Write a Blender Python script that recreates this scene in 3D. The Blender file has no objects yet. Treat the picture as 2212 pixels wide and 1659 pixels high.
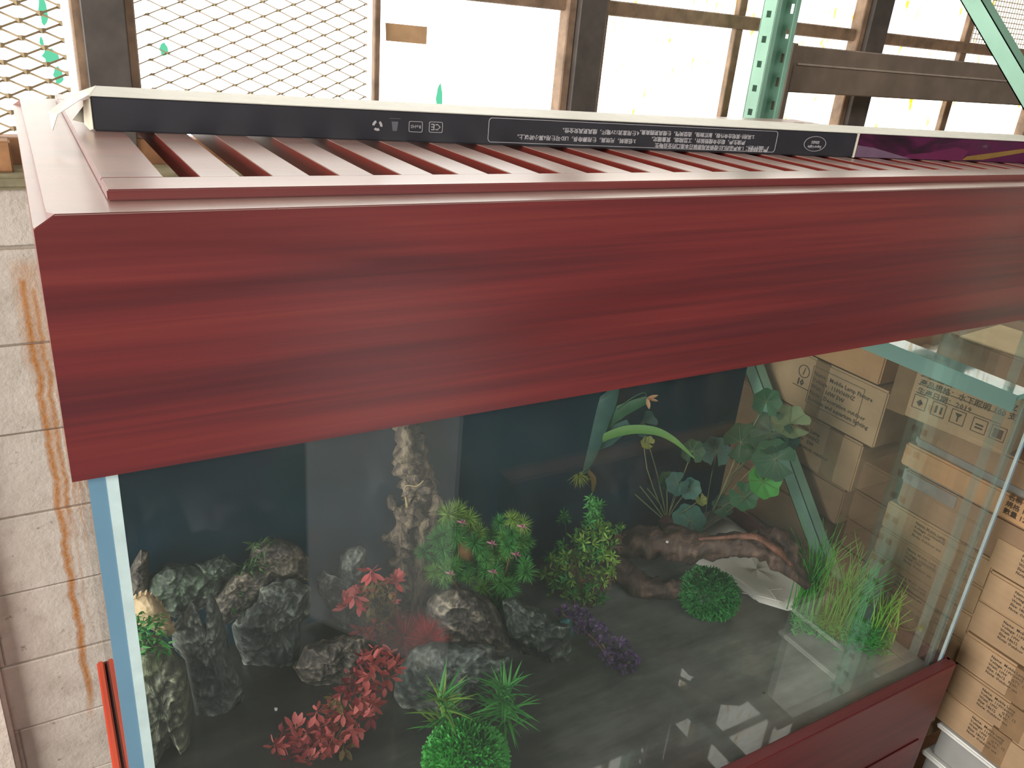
import bpy, bmesh, math, random
from math import pi, sin, cos, radians, sqrt, atan2
from mathutils import Vector, Matrix, noise
S = bpy.context.scene
COL = S.collection
# ---------------------------------------------------------------- camera
FWD = Vector((0.4853, 0.7769, -0.4012)).normalized()
RGT = Vector((0.8640, -0.4964, 0.0841)).normalized()
UPV = RGT.cross(FWD).normalized(); RGT = FWD.cross(UPV).normalized()
CAM = Vector((-0.0019, -0.7262, 0.1651)); FPX = 1759.66
cd = bpy.data.cameras.new('camera'); cam = bpy.data.objects.new('camera', cd); COL.objects.link(cam)
cam.matrix_world = Matrix(((RGT.x, UPV.x, -FWD.x, CAM.x), (RGT.y, UPV.y, -FWD.y, CAM.y), (RGT.z, UPV.z, -FWD.z, CAM.z), (0, 0, 0, 1)))
cd.sensor_fit = 'HORIZONTAL'; cd.sensor_width = 36; cd.lens = FPX / 2212 * 36; cd.clip_start = .02
S.camera = cam
# ---------------------------------------------------------------- light, world, exposure
S.view_settings.view_transform = 'Standard'; S.view_settings.look = 'None'
S.view_settings.gamma = 1; S.view_settings.use_curve_mapping = False; S.view_settings.exposure = 0.0
W = bpy.data.worlds.new('world'); S.world = W; W.use_nodes = True
W.node_tree.nodes['Background'].inputs[0].default_value = (.75, .80, .85, 1)
W.node_tree.nodes['Background'].inputs[1].default_value = 1.0
PANE_LIGHT = 3.6
def area(name, loc, size, energy, color, look):
    l = bpy.data.lights.new(name, 'AREA'); l.shape = 'RECTANGLE'; l.size, l.size_y = size; l.energy = energy; l.color = color
    o = bpy.data.objects.new(name, l); COL.objects.link(o); o.location = loc
    o.rotation_euler = (Vector(look) - Vector(loc)).to_track_quat('-Z', 'Y').to_euler(); return o
SKY_A = area('skylight', (1.0, -3.4, 2.35), (4.5, 2.2), 210, (1, .97, .92), (1.0, -1.0, -.5))
FILL_B = area('side_fill', (-4.2, -.60, .05), (3.2, 3.4), 520, (1, .96, .90), (2.0, .3, -.6))  # added fill lamp that brightens the cartons from the left; no opening there
cy = S.cycles
cy.max_bounces = 9; cy.diffuse_bounces = 4; cy.glossy_bounces = 4; cy.transparent_max_bounces = 24; cy.transmission_bounces = 6
cy.sample_clamp_indirect = 4; cy.caustics_reflective = False; cy.caustics_refractive = False; cy.use_denoising = True
# ---------------------------------------------------------------- pixel rays (photo frame 2212 x 1659) -> world points
def ray(px, py): return FWD + RGT * ((px - 1106) / FPX) - UPV * ((py - 829.5) / FPX)
def at(px, py, x=None, y=None, z=None):
    d = ray(px, py)
    t = (x - CAM.x) / d.x if x is not None else (y - CAM.y) / d.y if y is not None else (z - CAM.z) / d.z
    return CAM + d * t
FLOOR = -1.15          # inside floor of the tank
GROUND = -1.87
# ---------------------------------------------------------------- object helpers
def srgb(h):
    h = h.lstrip('#'); v = [int(h[i:i + 2], 16) / 255 for i in (0, 2, 4)]
    return tuple((c / 12.92 if c <= .04045 else ((c + .055) / 1.055) ** 2.4) for c in v) + (1,)
def tag(o, label=None, cat=None, group=None, kind=None):
    if label: o['label'] = label
    if cat: o['category'] = cat
    if group: o['group'] = group
    if kind: o['kind'] = kind
    return o
def empty(name, loc=(0, 0, 0), rz=0):
    o = bpy.data.objects.new(name, None); COL.objects.link(o); o.location = loc; o.rotation_euler = (0, 0, rz); o.empty_display_size = .05
    return o
def link(name, me, parent=None, loc=None, rot=None):
    o = bpy.data.objects.new(name, me); COL.objects.link(o)
    if loc is not None: o.location = loc
    if rot is not None: o.rotation_euler = rot
    if parent is not None: o.parent = parent
    return o
class MB:
    def __init__(s): s.v = []; s.f = []; s.mi = []; s.m = 0
    def add(s, vs, fs):
        b = len(s.v); s.v += [tuple(v) for v in vs]
        for f in fs: s.f.append(tuple(b + i for i in f)); s.mi.append(s.m)
        return s
    def box(s, a, b):
        x0, y0, z0 = a; x1, y1, z1 = b
        return s.add([(x0, y0, z0), (x1, y0, z0), (x1, y1, z0), (x0, y1, z0), (x0, y0, z1), (x1, y0, z1), (x1, y1, z1), (x0, y1, z1)],
                     [(3, 2, 1, 0), (4, 5, 6, 7), (0, 1, 5, 4), (1, 2, 6, 5), (2, 3, 7, 6), (3, 0, 4, 7)])
    def prism(s, poly, ax, a, b):
        n = len(poly)
        def P(u, v, w): return (w, u, v) if ax == 'x' else (u, w, v) if ax == 'y' else (u, v, w)
        vs = [P(u, v, a) for u, v in poly] + [P(u, v, b) for u, v in poly]
        fs = [tuple(range(n)), tuple(range(2 * n - 1, n - 1, -1))] + [(i, i + n, (i + 1) % n + n, (i + 1) % n) for i in range(n)]
        return s.add(vs, fs)
    def tube(s, pts, r, n=8, caps=True, jitter=0, seed=0, flat=1.0):
        pts = [Vector(p) for p in pts]
        if not hasattr(r, '__len__'): r = [r] * len(pts)
        rings = []; up = Vector((0, 0, 1))
        b = len(s.v)
        for i, p in enumerate(pts):
            d = (pts[min(i + 1, len(pts) - 1)] - pts[max(i - 1, 0)]).normalized()
            u = d.cross(up); u = u.normalized() if u.length > 1e-3 else d.cross(Vector((1, 0, 0))).normalized()
            w = u.cross(d)
            for k in range(n):
                a = 2 * pi * k / n; rr = r[i]
                q = p + (u * cos(a) + w * sin(a) * flat) * rr
                if jitter: q += (u * cos(a) + w * sin(a)) * rr * jitter * noise.noise(Vector((cos(a) * 1.3 + seed * 7.1, sin(a) * 1.3, i * .35)))*1.6
                s.v.append(tuple(q))
        for i in range(len(pts) - 1):
            for k in range(n):
                k2 = (k + 1) % n
                s.f.append((b + i * n + k, b + i * n + k2, b + (i + 1) * n + k2, b + (i + 1) * n + k)); s.mi.append(s.m)
        if caps:
            s.f.append(tuple(b + k for k in range(n - 1, -1, -1))); s.mi.append(s.m)
            s.f.append(tuple(b + (len(pts) - 1) * n + k for k in range(n))); s.mi.append(s.m)
        return s
    def mesh(s, name, mats, smooth=False, bevel=0, segs=2):
        me = bpy.data.meshes.new(name); me.from_pydata(s.v, [], s.f)
        if not isinstance(mats, (list, tuple)): mats = [mats]
        for m in mats: me.materials.append(m)
        me.polygons.foreach_set('material_index', s.mi)
        bm = bmesh.new(); bm.from_mesh(me); bmesh.ops.recalc_face_normals(bm, faces=bm.faces)
        if bevel:
            bmesh.ops.bevel(bm, geom=[e for e in bm.edges if len(e.link_faces) == 2 and e.calc_face_angle(0) > .6], offset=bevel, segments=segs, affect='EDGES', clamp_overlap=True)
        bm.to_mesh(me); bm.free()
        if smooth: me.polygons.foreach_set('use_smooth', [True] * len(me.polygons))
        me.update(); return me
    def build(s, name, mats, parent=None, smooth=False, bevel=0, segs=2, loc=None, rot=None):
        return link(name, s.mesh(name, mats, smooth, bevel, segs), parent, loc, rot)
def smooth_path(pts, per=6):
    pts = [Vector(p) for p in pts]; out = []
    for i in range(len(pts) - 1):
        p0 = pts[max(i - 1, 0)]; p1 = pts[i]; p2 = pts[i + 1]; p3 = pts[min(i + 2, len(pts) - 1)]
        for k in range(per):
            t = k / per
            out.append(.5 * ((2 * p1) + (p2 - p0) * t + (2 * p0 - 5 * p1 + 4 * p2 - p3) * t * t + (3 * p1 - p0 - 3 * p2 + p3) * t ** 3))
    out.append(pts[-1]); return out
# ---------------------------------------------------------------- materials
MATS = {}
class N:
    def __init__(s, name):
        s.m = bpy.data.materials.new(name); s.m.use_nodes = True; s.t = s.m.node_tree; s.t.nodes.clear()
        s.out = s.t.nodes.new('ShaderNodeOutputMaterial'); MATS[name] = s.m
    def n(s, typ, **kw):
        nd = s.t.nodes.new('ShaderNode' + typ)
        for k, v in kw.items():
            if k.startswith('i_'): s.set(nd, k[2:], v)
            else: setattr(nd, k, v)
        return nd
    def set(s, nd, key, v):
        sock = nd.inputs[int(key)] if key.isdigit() else nd.inputs[key.replace('_', ' ')]
        if isinstance(v, bpy.types.NodeSocket): s.t.links.new(v, sock)
        else: sock.default_value = v
    def math(s, op, a, b=0.0, c=None, clamp=False):
        nd = s.n('Math', operation=op, use_clamp=clamp); s.set(nd, '0', a); s.set(nd, '1', b)
        if c is not None: s.set(nd, '2', c)
        return nd.outputs[0]
    def coords(s, scale=(1, 1, 1), kind='Object', rot=(0, 0, 0), loc=(0, 0, 0)):
        if kind == 'World': o = s.n('NewGeometry').outputs['Position']
        else: o = s.n('TexCoord').outputs[kind]
        mp = s.n('Mapping'); mp.inputs['Scale'].default_value = scale; mp.inputs['Rotation'].default_value = rot; mp.inputs['Location'].default_value = loc
        s.t.links.new(o, mp.inputs[0]); return mp.outputs[0]
    def noise(s, vec, scale=5, detail=4, rough=.5, dist=0):
        nd = s.n('TexNoise'); s.t.links.new(vec, nd.inputs['Vector'])
        nd.inputs['Scale'].default_value = scale; nd.inputs['Detail'].default_value = detail; nd.inputs['Roughness'].default_value = rough; nd.inputs['Distortion'].default_value = dist
        return nd.outputs['Fac']
    def ramp(s, fac, stops, interp='LINEAR'):
        nd = s.n('ValToRGB'); s.t.links.new(fac, nd.inputs[0]); cr = nd.color_ramp; cr.interpolation = interp
        while len(cr.elements) < len(stops): cr.elements.new(.5)
        for e, (p, c) in zip(cr.elements, stops):
            e.position = p; e.color = c if len(c) == 4 else tuple(c) + (1,)
        return nd.outputs[0]
    def mix(s, fac, a, b, mode='MIX'):
        nd = s.n('Mix', data_type='RGBA', blend_type=mode); 
        s.set(nd, '0', fac); s.set(nd, '6', a); s.set(nd, '7', b); return nd.outputs[2]
    def bump(s, h, strength=.3, dist=.01):
        nd = s.n('Bump'); s.t.links.new(h, nd.inputs['Height']); nd.inputs['Strength'].default_value = strength; nd.inputs['Distance'].default_value = dist
        return nd.outputs[0]
    def pbr(s, **kw):
        nd = s.n('BsdfPrincipled')
        for k, v in kw.items(): s.set(nd, k, v)
        s.t.links.new(nd.outputs[0], s.out.inputs[0]); return nd
    def surf(s, sh): s.t.links.new(sh, s.out.inputs[0]); return s.m
def plain(name, hexc, rough=.6, var=.12, scale=30, metal=0, bump=0, coat=0, kind='Object'):
    m = N(name); c = srgb(hexc); v = m.noise(m.coords(kind=kind), scale, 5)
    dark = tuple(x * (1 - var) for x in c[:3]) + (1,); lite = tuple(min(1, x * (1 + var)) for x in c[:3]) + (1,)
    kw = dict(Base_Color=m.ramp(v, [(.3, dark), (.7, lite)]), Roughness=rough, Metallic=metal)
    if bump: kw['Normal'] = m.bump(v, bump, .004)
    if coat: kw['Coat_Weight'] = coat; kw['Coat_Roughness'] = .1
    m.pbr(**kw); return m.m
def wood(name, stops, rough=.3, coat=.6, coat_r=.16, axis='x', bands=True, bump=.06):
    m = N(name)
    sc = {'x': (.40, 13, 13), 'y': (13, .40, 13), 'z': (13, 13, .40)}[axis]
    v = m.coords(sc); warp = m.noise(v, 1.2, 4, .55, .25)
    sc2 = {'x': (.9, 70, 70), 'y': (70, .9, 70), 'z': (70, 70, .9)}[axis]
    fine = m.noise(m.coords(sc2), 2.2, 4, .6, .2)
    col = m.ramp(m.math('ADD', m.math('MULTIPLY', warp, .72), m.math('MULTIPLY', fine, .30)), stops)
    if bands:
        band = m.ramp(m.noise(m.coords({'x': (.35, 4.5, 4.5), 'y': (4.5, .35, 4.5), 'z': (4.5, 4.5, .35)}[axis], loc=(3, 1, .2)), 2.4, 2, .4, .4), [(.54, (1, 1, 1)), (.66, (.55, .48, .56)), (.72, (1, 1, 1))])
        col = m.mix(.6, col, band, 'MULTIPLY')
    m.pbr(Base_Color=col, Roughness=rough, Coat_Weight=coat, Coat_Roughness=coat_r, Normal=m.bump(fine, bump, .002)); return m.m
RED = [(.30, srgb('#4c1f27')), (.42, srgb('#5f262b')), (.52, srgb('#732b2d')), (.62, srgb('#803530')), (.78, srgb('#5b262b'))]
M_HOOD = wood('varnished_redwood', RED, rough=.4, coat=1.0, coat_r=.28)
M_HOODY = wood('varnished_redwood_short', RED, axis='y', bands=False)
M_STAND = wood('stand_redwood', [(.3, srgb('#341519')), (.5, srgb('#5a2326')), (.7, srgb('#6d2c2c')), (.85, srgb('#3c1a1f'))], coat_r=.4, coat=.3, rough=.5)
M_LITRIM = wood('lit_rim_redwood', [(.3, srgb('#b4432c')), (.6, srgb('#d4553a')), (.8, srgb('#9a3524'))], rough=.5, coat=.2, axis='y', bands=False)  # lit version of the stand wood: light on the left rim put into the colour
# hood top: same varnish with a dust film and specks
def hood_top():
    m = N('dusty_redwood_top'); v = m.coords((.7, 14, 9)); w = m.noise(v, 1.4, 4, .55, .5)
    col = m.ramp(w, [(.3, srgb('#59201f')), (.6, srgb('#7e2f2a')), (.8, srgb('#66302c'))])
    d = m.noise(m.coords(), 7, 6, .65); dust = m.ramp(d, [(.3, (.25, .25, .25)), (.7, (.50, .50, .50))])
    col = m.mix(dust, col, srgb('#c4b6aa'))
    vo = m.n('TexVoronoi'); m.t.links.new(m.coords(), vo.inputs['Vector']); vo.inputs['Scale'].default_value = 150
    sp = m.ramp(vo.outputs['Distance'], [(.09, (1, 1, 1)), (.14, (0, 0, 0))])
    gate = m.ramp(m.noise(m.coords(), 9, 3), [(.55, (0, 0, 0)), (.62, (1, 1, 1))])
    col = m.mix(m.math('MULTIPLY', sp, gate), col, srgb('#3a2c28'))
    m.pbr(Base_Color=col, Roughness=m.math('MULTIPLY_ADD', d, .25, .25), Coat_Weight=.55, Coat_Roughness=.26, Normal=m.bump(d, .06, .003)); return m.m
M_TOP = hood_top()
def pane(name, tint, ior=1.5, dust=.02, dustc='#9fb0ac', streak=False, rough=0.0):
    m = N(name); lw = m.n('LayerWeight'); lw.inputs[0].default_value = .5
    sch = m.math('MULTIPLY_ADD', m.math('POWER', lw.outputs['Facing'], 5.0), .96, .04)
    tr = m.n('BsdfTransparent'); tr.inputs[0].default_value = tint
    gl = m.n('BsdfGlossy'); gl.inputs['Roughness'].default_value = rough
    mx = m.n('MixShader'); m.t.links.new(sch, mx.inputs[0]); m.t.links.new(tr.outputs[0], mx.inputs[1]); m.t.links.new(gl.outputs[0], mx.inputs[2])
    df = m.n('BsdfDiffuse'); df.inputs[0].default_value = srgb(dustc)
    nz = m.noise(m.coords((1, 1, .45)), 5, 6, .6); f = m.math('MULTIPLY_ADD', nz, dust * 1.2, dust * .4)
    m2 = m.n('MixShader'); m.t.links.new(f, m2.inputs[0]); m.t.links.new(mx.outputs[0], m2.inputs[1]); m.t.links.new(df.outputs[0], m2.inputs[2])
    return m.surf(m2.outputs[0])
M_GLASS = pane('tank_glass', (.985, .995, .99, 1), dust=.026, dustc='#a3b5b0')
M_GLASSR = pane('side_glass', (.985, .995, .99, 1), dust=.015)
M_GEDGE = plain('blue_glass_edge', '#6f97b0', .25, .06, 12, coat=.5)
M_SILI = plain('pale_silicone', '#c9dfe0', .35, .10, 40)
def teal_glass():
    m = N('teal_glass'); f = m.n('LayerWeight'); f.inputs[0].default_value = .35
    tr = m.n('BsdfTransparent'); tr.inputs[0].default_value = srgb('#a9d6cf')
    p = m.n('BsdfPrincipled'); p.inputs['Base Color'].default_value = srgb('#9cc4bc'); p.inputs['Roughness'].default_value = .08; p.inputs['Coat Weight'].default_value = 1
    mx = m.n('MixShader'); mx.inputs[0].default_value = .62; m.t.links.new(tr.outputs[0], mx.inputs[1]); m.t.links.new(p.outputs[0], mx.inputs[2]); return m.surf(mx.outputs[0])
M_TEAL = teal_glass()
def backfilm():
    m = N('dark_blue_film'); v = m.noise(m.coords((1, 1, 1)), 2.2, 3)
    m.pbr(Base_Color=m.ramp(v, [(.3, srgb('#12232d')), (.7, srgb('#1d3a49'))]), Roughness=.12, Specular_IOR_Level=.5); return m.m
M_FILM = backfilm()
def tankfloor():
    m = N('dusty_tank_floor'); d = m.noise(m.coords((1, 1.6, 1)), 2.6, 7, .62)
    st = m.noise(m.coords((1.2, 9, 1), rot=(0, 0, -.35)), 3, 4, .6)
    sx = m.n('SeparateXYZ'); m.t.links.new(m.coords(), sx.inputs[0]); dep = m.math('MULTIPLY', m.math('SUBTRACT', sx.outputs[0], .75), .27)   # stronger light at the right end painted in: paler with x
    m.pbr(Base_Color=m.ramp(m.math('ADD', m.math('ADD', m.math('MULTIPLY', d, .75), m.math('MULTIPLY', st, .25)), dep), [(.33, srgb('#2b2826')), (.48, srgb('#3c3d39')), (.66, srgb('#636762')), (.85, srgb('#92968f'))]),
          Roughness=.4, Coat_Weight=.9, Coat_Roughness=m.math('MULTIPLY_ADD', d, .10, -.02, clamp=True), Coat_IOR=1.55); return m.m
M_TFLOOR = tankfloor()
def blockpaint():
    m = N('painted_block'); v = m.coords(kind='World'); n1 = m.noise(v, 14, 6, .65); n2 = m.noise(v, 90, 3, .6)
    base = m.ramp(n1, [(.25, srgb('#bcb0a4')), (.5, srgb('#d3c8bd')), (.75, srgb('#dbd2c7'))])
    pit = m.ramp(m.noise(v, 36, 5, .7), [(.30, (1, 1, 1)), (.36, (0, 0, 0))])
    base = m.mix(m.math('MULTIPLY', pit, .6), base, srgb('#6b5f55'))
    # rust runs from a nail hole: narrow vertical streaks, each at its own x
    sep = m.n('SeparateXYZ'); m.t.links.new(m.n('NewGeometry').outputs['Position'], sep.inputs[0]); X, Z = sep.outputs[0], sep.outputs[2]
    wob = m.math('MULTIPLY', m.math('SUBTRACT', m.noise(m.coords((.2, .2, 1), kind='World'), 9, 5, .6), .5), .042)
    Xw = m.math('ADD', X, wob); tot = None
    for xc, w, z0, z1, a in [(q[0], q[1] * 1.35, q[2], q[3], q[4]) for q in ((-.030, .0075, -.36, -1.56, .95), (-.012, .0060, -.38, -1.02, .85), (.004, .0045, -.45, -.98, .6), (-.021, .004, -.62, -1.18, .5), (-.020, .024, -.33, -.66, .5), (.012, .003, -.7, -1.1, .45), (-.006, .003, -.9, -1.3, .35))]:
        d = m.math('ABSOLUTE', m.math('SUBTRACT', Xw, xc)); k = m.math('SUBTRACT', 1.0, m.math('DIVIDE', d, w), clamp=True)
        k = m.math('POWER', k, .5)
        zz = m.math('MULTIPLY', m.math('MULTIPLY', m.math('SUBTRACT', z0, Z), 40, clamp=True), m.math('MULTIPLY', m.math('SUBTRACT', Z, z1), 9, clamp=True))
        k = m.math('MULTIPLY', m.math('MULTIPLY', k, zz), a); tot = k if tot is None else m.math('MAXIMUM', tot, k)
    tot = m.math('MULTIPLY', tot, m.math('MULTIPLY_ADD', n2, .8, .6), clamp=True)
    base = m.mix(tot, base, srgb('#b87838'))
    m.pbr(Base_Color=base, Roughness=.6, Normal=m.bump(m.math('ADD', n1, m.math('MULTIPLY', n2, .4)), .5, .006)); return m.m
M_BLOCK = blockpaint()
M_MORTAR = plain('painted_mortar', '#b5a99c', .8, .2, 40, bump=.4)
M_CONC = plain('ledge_concrete', '#8a8267', .85, .3, 22, bump=.5)
M_RUSTY = plain('rusty_steel', '#7b6450', .7, .35, 24, bump=.5)
M_DARKST = plain('dark_steel', '#4b443f', .6, .25, 18, bump=.3)
M_BEAM = plain('brown_beam', '#77695d', .45, .18, 14, bump=.15)
M_MINT = plain('mint_steel', '#86b19d', .4, .12, 10, bump=.1)
M_MINTD = plain('mint_dark', '#4d6763', .5, .15, 12)
M_WOODBIT = plain('sawn_wood', '#9a6f4a', .7, .2, 40)
M_SILLWOOD = plain('sill_wood', '#7d5638', .7, .25, 30)
M_MESH = plain('mesh_steel', '#948263', .6, .2, 30)
M_WHITE = plain('white_paint', '#e4e4e0', .45, .05, 8)
M_FLOOR = plain('concrete_floor', '#4f4b47', .7, .3, 3)
M_WALLP = plain('shed_wall', '#8b857d', .8, .15, 3)
M_BLACK = plain('black_card', '#2a2b31', .35, .12, 20)
M_BOXTOP = plain('white_card_dusty', '#cfcdc3', .55, .06, 40)
M_CARDIN = plain('card_inside', '#d8d2c0', .8, .08, 40)
M_INKW = plain('white_ink', '#a8a6aa', .6, .05, 20)
M_INK = plain('dark_ink', '#4c3f33', .8, .1, 40)
M_TAPE = plain('clear_brown_tape', '#8c7256', .22, .1, 25, coat=.5)
M_FILMW = plain('stretch_film', '#8d8a84', .2, .15, 30, coat=.6)
M_PLUM = None
def purple():
    m = N('purple_flower_print'); v = m.coords((9, 9, 22)); n1 = m.noise(v, .9, 4, .5, 1.2)
    m.pbr(Base_Color=m.ramp(n1, [(.30, srgb('#1c0f18')), (.45, srgb('#350f2a')), (.56, srgb('#50123c')), (.68, srgb('#431b36')), (.78, srgb('#6b4c59'))]), Roughness=.35); return m.m
M_PURPLE = purple()
def carton(name, hexc):
    m = N(name); c = srgb(hexc); n1 = m.noise(m.coords(), 9, 5, .6); fl = m.noise(m.coords((1, 1, 40)), 3, 2)
    dk = tuple(x * .86 for x in c[:3]) + (1,); lt = tuple(x * 1.08 for x in c[:3]) + (1,)
    m.pbr(Base_Color=m.ramp(m.math('ADD', m.math('MULTIPLY', n1, .8), m.math('MULTIPLY', fl, .2)), [(.35, dk), (.65, lt)]), Roughness=.75, Normal=m.bump(n1, .12, .004)); return m.m
M_CART = [carton('carton_kraft', '#a98c6c'), carton('carton_tan', '#b79a78'), carton('carton_brown', '#96795e'), carton('carton_orange', '#bd936a'), carton('carton_dull', '#a28667')]
M_GREYBOX = plain('grey_tray', '#9c9b98', .5, .06, 12)
def rockmat(name, a, b, c, sc=9, moss=None):
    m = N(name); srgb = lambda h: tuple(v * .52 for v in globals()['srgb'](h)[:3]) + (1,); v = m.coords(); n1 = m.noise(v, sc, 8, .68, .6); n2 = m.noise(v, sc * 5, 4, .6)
    col = m.ramp(m.math('ADD', m.math('MULTIPLY', n1, .75), m.math('MULTIPLY', n2, .25)), [(.38, srgb(a)), (.5, srgb(b)), (.57, srgb(c)), (.64, srgb(b))])
    vein = m.ramp(m.math('ABSOLUTE', m.math('SUBTRACT', m.noise(v, sc * .8, 6, .6, 1.4), .5)), [(0, (1, 1, 1)), (.022, (0, 0, 0))])
    col = m.mix(m.math('MULTIPLY', vein, .55), col, srgb(c))
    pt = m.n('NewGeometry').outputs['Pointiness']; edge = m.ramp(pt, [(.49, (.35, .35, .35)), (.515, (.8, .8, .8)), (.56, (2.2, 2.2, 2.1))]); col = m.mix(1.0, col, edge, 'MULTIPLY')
    if moss: col = m.mix(m.math('MULTIPLY', m.ramp(n1, [(.5, (0, 0, 0)), (.6, (1, 1, 1))]), .7), col, srgb(moss))
    m.pbr(Base_Color=col, Roughness=.75, Normal=m.bump(m.math('ADD', n1, m.math('MULTIPLY', n2, .5)), .8, .012)); return m.m
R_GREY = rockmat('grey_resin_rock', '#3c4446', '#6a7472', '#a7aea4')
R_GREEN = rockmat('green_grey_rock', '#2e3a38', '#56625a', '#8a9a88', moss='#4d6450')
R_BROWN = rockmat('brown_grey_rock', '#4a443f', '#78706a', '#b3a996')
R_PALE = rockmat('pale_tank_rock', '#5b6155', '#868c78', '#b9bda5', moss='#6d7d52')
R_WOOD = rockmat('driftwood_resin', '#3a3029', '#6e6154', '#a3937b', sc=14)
def driftmat(name, a, b, c):
    m = N(name); n1 = m.noise(m.coords((14, 14, 3), rot=(0, 1.1, 0)), 2.2, 6, .6, .8)
    m.pbr(Base_Color=m.ramp(n1, [(.35, srgb(a)), (.55, srgb(b)), (.7, srgb(c))]), Roughness=.7, Normal=m.bump(n1, .8, .01)); return m.m
D_DARK = driftmat('dark_driftwood', '#2c211d', '#4b3a31', '#6b5546')
D_RED = driftmat('orange_heartwood', '#3f281e', '#6a4535', '#7d5643')
D_GREY = N('weathered_driftwood')
_n = D_GREY.noise(D_GREY.coords((16, 16, 2)), 3, 6, .6, .8)
D_GREY.pbr(Base_Color=D_GREY.ramp(_n, [(.38, srgb('#2a231e')), (.5, srgb('#554a3f')), (.62, srgb('#82745f')), (.7, srgb('#453b32'))]), Roughness=.75, Normal=D_GREY.bump(_n, 1, .012)); D_GREY = D_GREY.m
def leafm(name, a, b, rough=.6, tr=.2, sc=30, dim=.62):
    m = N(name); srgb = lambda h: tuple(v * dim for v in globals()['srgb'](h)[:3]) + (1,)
    n1 = m.noise(m.coords(), sc, 3)
    oi = m.n('ObjectInfo'); f = m.math('ADD', m.math('MULTIPLY', n1, .5), m.math('MULTIPLY', oi.outputs['Random'], .5))
    col = m.ramp(f, [(.25, srgb(a)), (.75, srgb(b))])
    p = m.n('BsdfPrincipled'); m.t.links.new(col, p.inputs['Base Color']); p.inputs['Roughness'].default_value = rough
    t = m.n('BsdfTranslucent'); m.t.links.new(col, t.inputs[0])
    mx = m.n('MixShader'); mx.inputs[0].default_value = tr; m.t.links.new(p.outputs[0], mx.inputs[1]); m.t.links.new(t.outputs[0], mx.inputs[2]); return m.surf(mx.outputs[0])
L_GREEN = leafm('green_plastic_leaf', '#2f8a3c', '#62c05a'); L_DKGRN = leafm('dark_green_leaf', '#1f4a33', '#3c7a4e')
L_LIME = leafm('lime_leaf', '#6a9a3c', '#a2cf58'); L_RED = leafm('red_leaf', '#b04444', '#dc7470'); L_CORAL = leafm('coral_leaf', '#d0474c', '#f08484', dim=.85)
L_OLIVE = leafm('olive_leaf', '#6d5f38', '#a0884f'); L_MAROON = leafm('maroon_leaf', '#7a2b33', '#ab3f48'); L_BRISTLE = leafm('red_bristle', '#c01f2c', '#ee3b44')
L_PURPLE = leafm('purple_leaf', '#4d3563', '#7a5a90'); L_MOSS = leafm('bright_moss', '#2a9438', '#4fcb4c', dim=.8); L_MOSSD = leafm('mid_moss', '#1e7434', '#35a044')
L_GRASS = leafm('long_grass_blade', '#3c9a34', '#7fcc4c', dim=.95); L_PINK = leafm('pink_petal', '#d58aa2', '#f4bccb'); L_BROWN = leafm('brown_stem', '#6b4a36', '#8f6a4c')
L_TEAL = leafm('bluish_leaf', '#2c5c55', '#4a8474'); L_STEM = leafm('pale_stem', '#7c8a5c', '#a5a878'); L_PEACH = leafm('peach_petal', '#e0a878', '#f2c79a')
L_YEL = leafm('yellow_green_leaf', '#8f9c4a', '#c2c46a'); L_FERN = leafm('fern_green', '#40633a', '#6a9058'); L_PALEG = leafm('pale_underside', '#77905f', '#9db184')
M_TAN = plain('tan_shell', '#b59f7e', .6, .2, 40, bump=.4); M_TEALROCK = plain('teal_stone', '#3f7b7c', .5, .15, 30)
def emissive(name, hexc, st, stain=None):
    m = N(name); e = m.n('Emission'); e.inputs[1].default_value = st
    if stain:
        n1 = m.noise(m.coords((7, 1, 2.6), kind='World'), 2.4, 4, .6)
        n2 = m.noise(m.coords((1, 1, .3), kind='World', rot=(0, .25, 0)), 42, 3, .55)
        col = m.mix(m.math('MULTIPLY', m.ramp(n1, [(.42, (0, 0, 0)), (.58, (1, 1, 1))]), m.ramp(n2, [(.50, (0, 0, 0)), (.64, (1, 1, 1))])), srgb(hexc), srgb(stain))
        m.t.links.new(col, e.inputs[0])
    else: e.inputs[0].default_value = srgb(hexc)
    return m.surf(e.outputs[0])
M_PANE = emissive('daylit_frosted_pane', '#fffdf6', PANE_LIGHT)
M_PANEY = emissive('daylit_stained_pane', '#fffdf4', PANE_LIGHT, '#c9961c')
M_GREENP = emissive('daylit_green_paint', '#6fdcae', 1.0)
M_PETROL = None
# ---------------------------------------------------------------- SETTING: shed shell
WY = 1.24
MB().box((-4.5, -7, GROUND - .1), (7.5, 1.6, GROUND)).build('floor', M_FLOOR)['kind'] = 'structure'
MB().box((-4.5, -7, 2.6), (7.5, 1.6, 2.7)).build('ceiling', M_WALLP)['kind'] = 'structure'
MB().box((-4.6, -7, GROUND), (-4.5, 1.6, 2.6)).build('wall_left', M_WALLP)['kind'] = 'structure'
MB().box((7.5, -7, GROUND), (7.6, 1.6, 2.6)).build('wall_right', M_WALLP)['kind'] = 'structure'
MB().box((-4.6, -7.1, GROUND), (7.6, -7, 2.6)).build('wall_front', M_WALLP)['kind'] = 'structure'
wb = MB().box((-4.5, 1.108, GROUND), (7.5, 1.5, -.19)); wb.box((-4.5, 1.3, 1.15), (7.5, 1.5, 2.6)); wb.box((-4.5, 1.25, -.19), (-1.55, 1.5, 1.15)); wb.box((5.4, 1.25, -.19), (7.5, 1.5, 1.15))
wall = wb.build('wall_back', M_MORTAR); wall['kind'] = 'structure'
bmesh_block = MB().box((0, 0, 0), (.3975, .03, .196)).mesh('block', M_BLOCK, bevel=.0025, segs=1)
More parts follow.
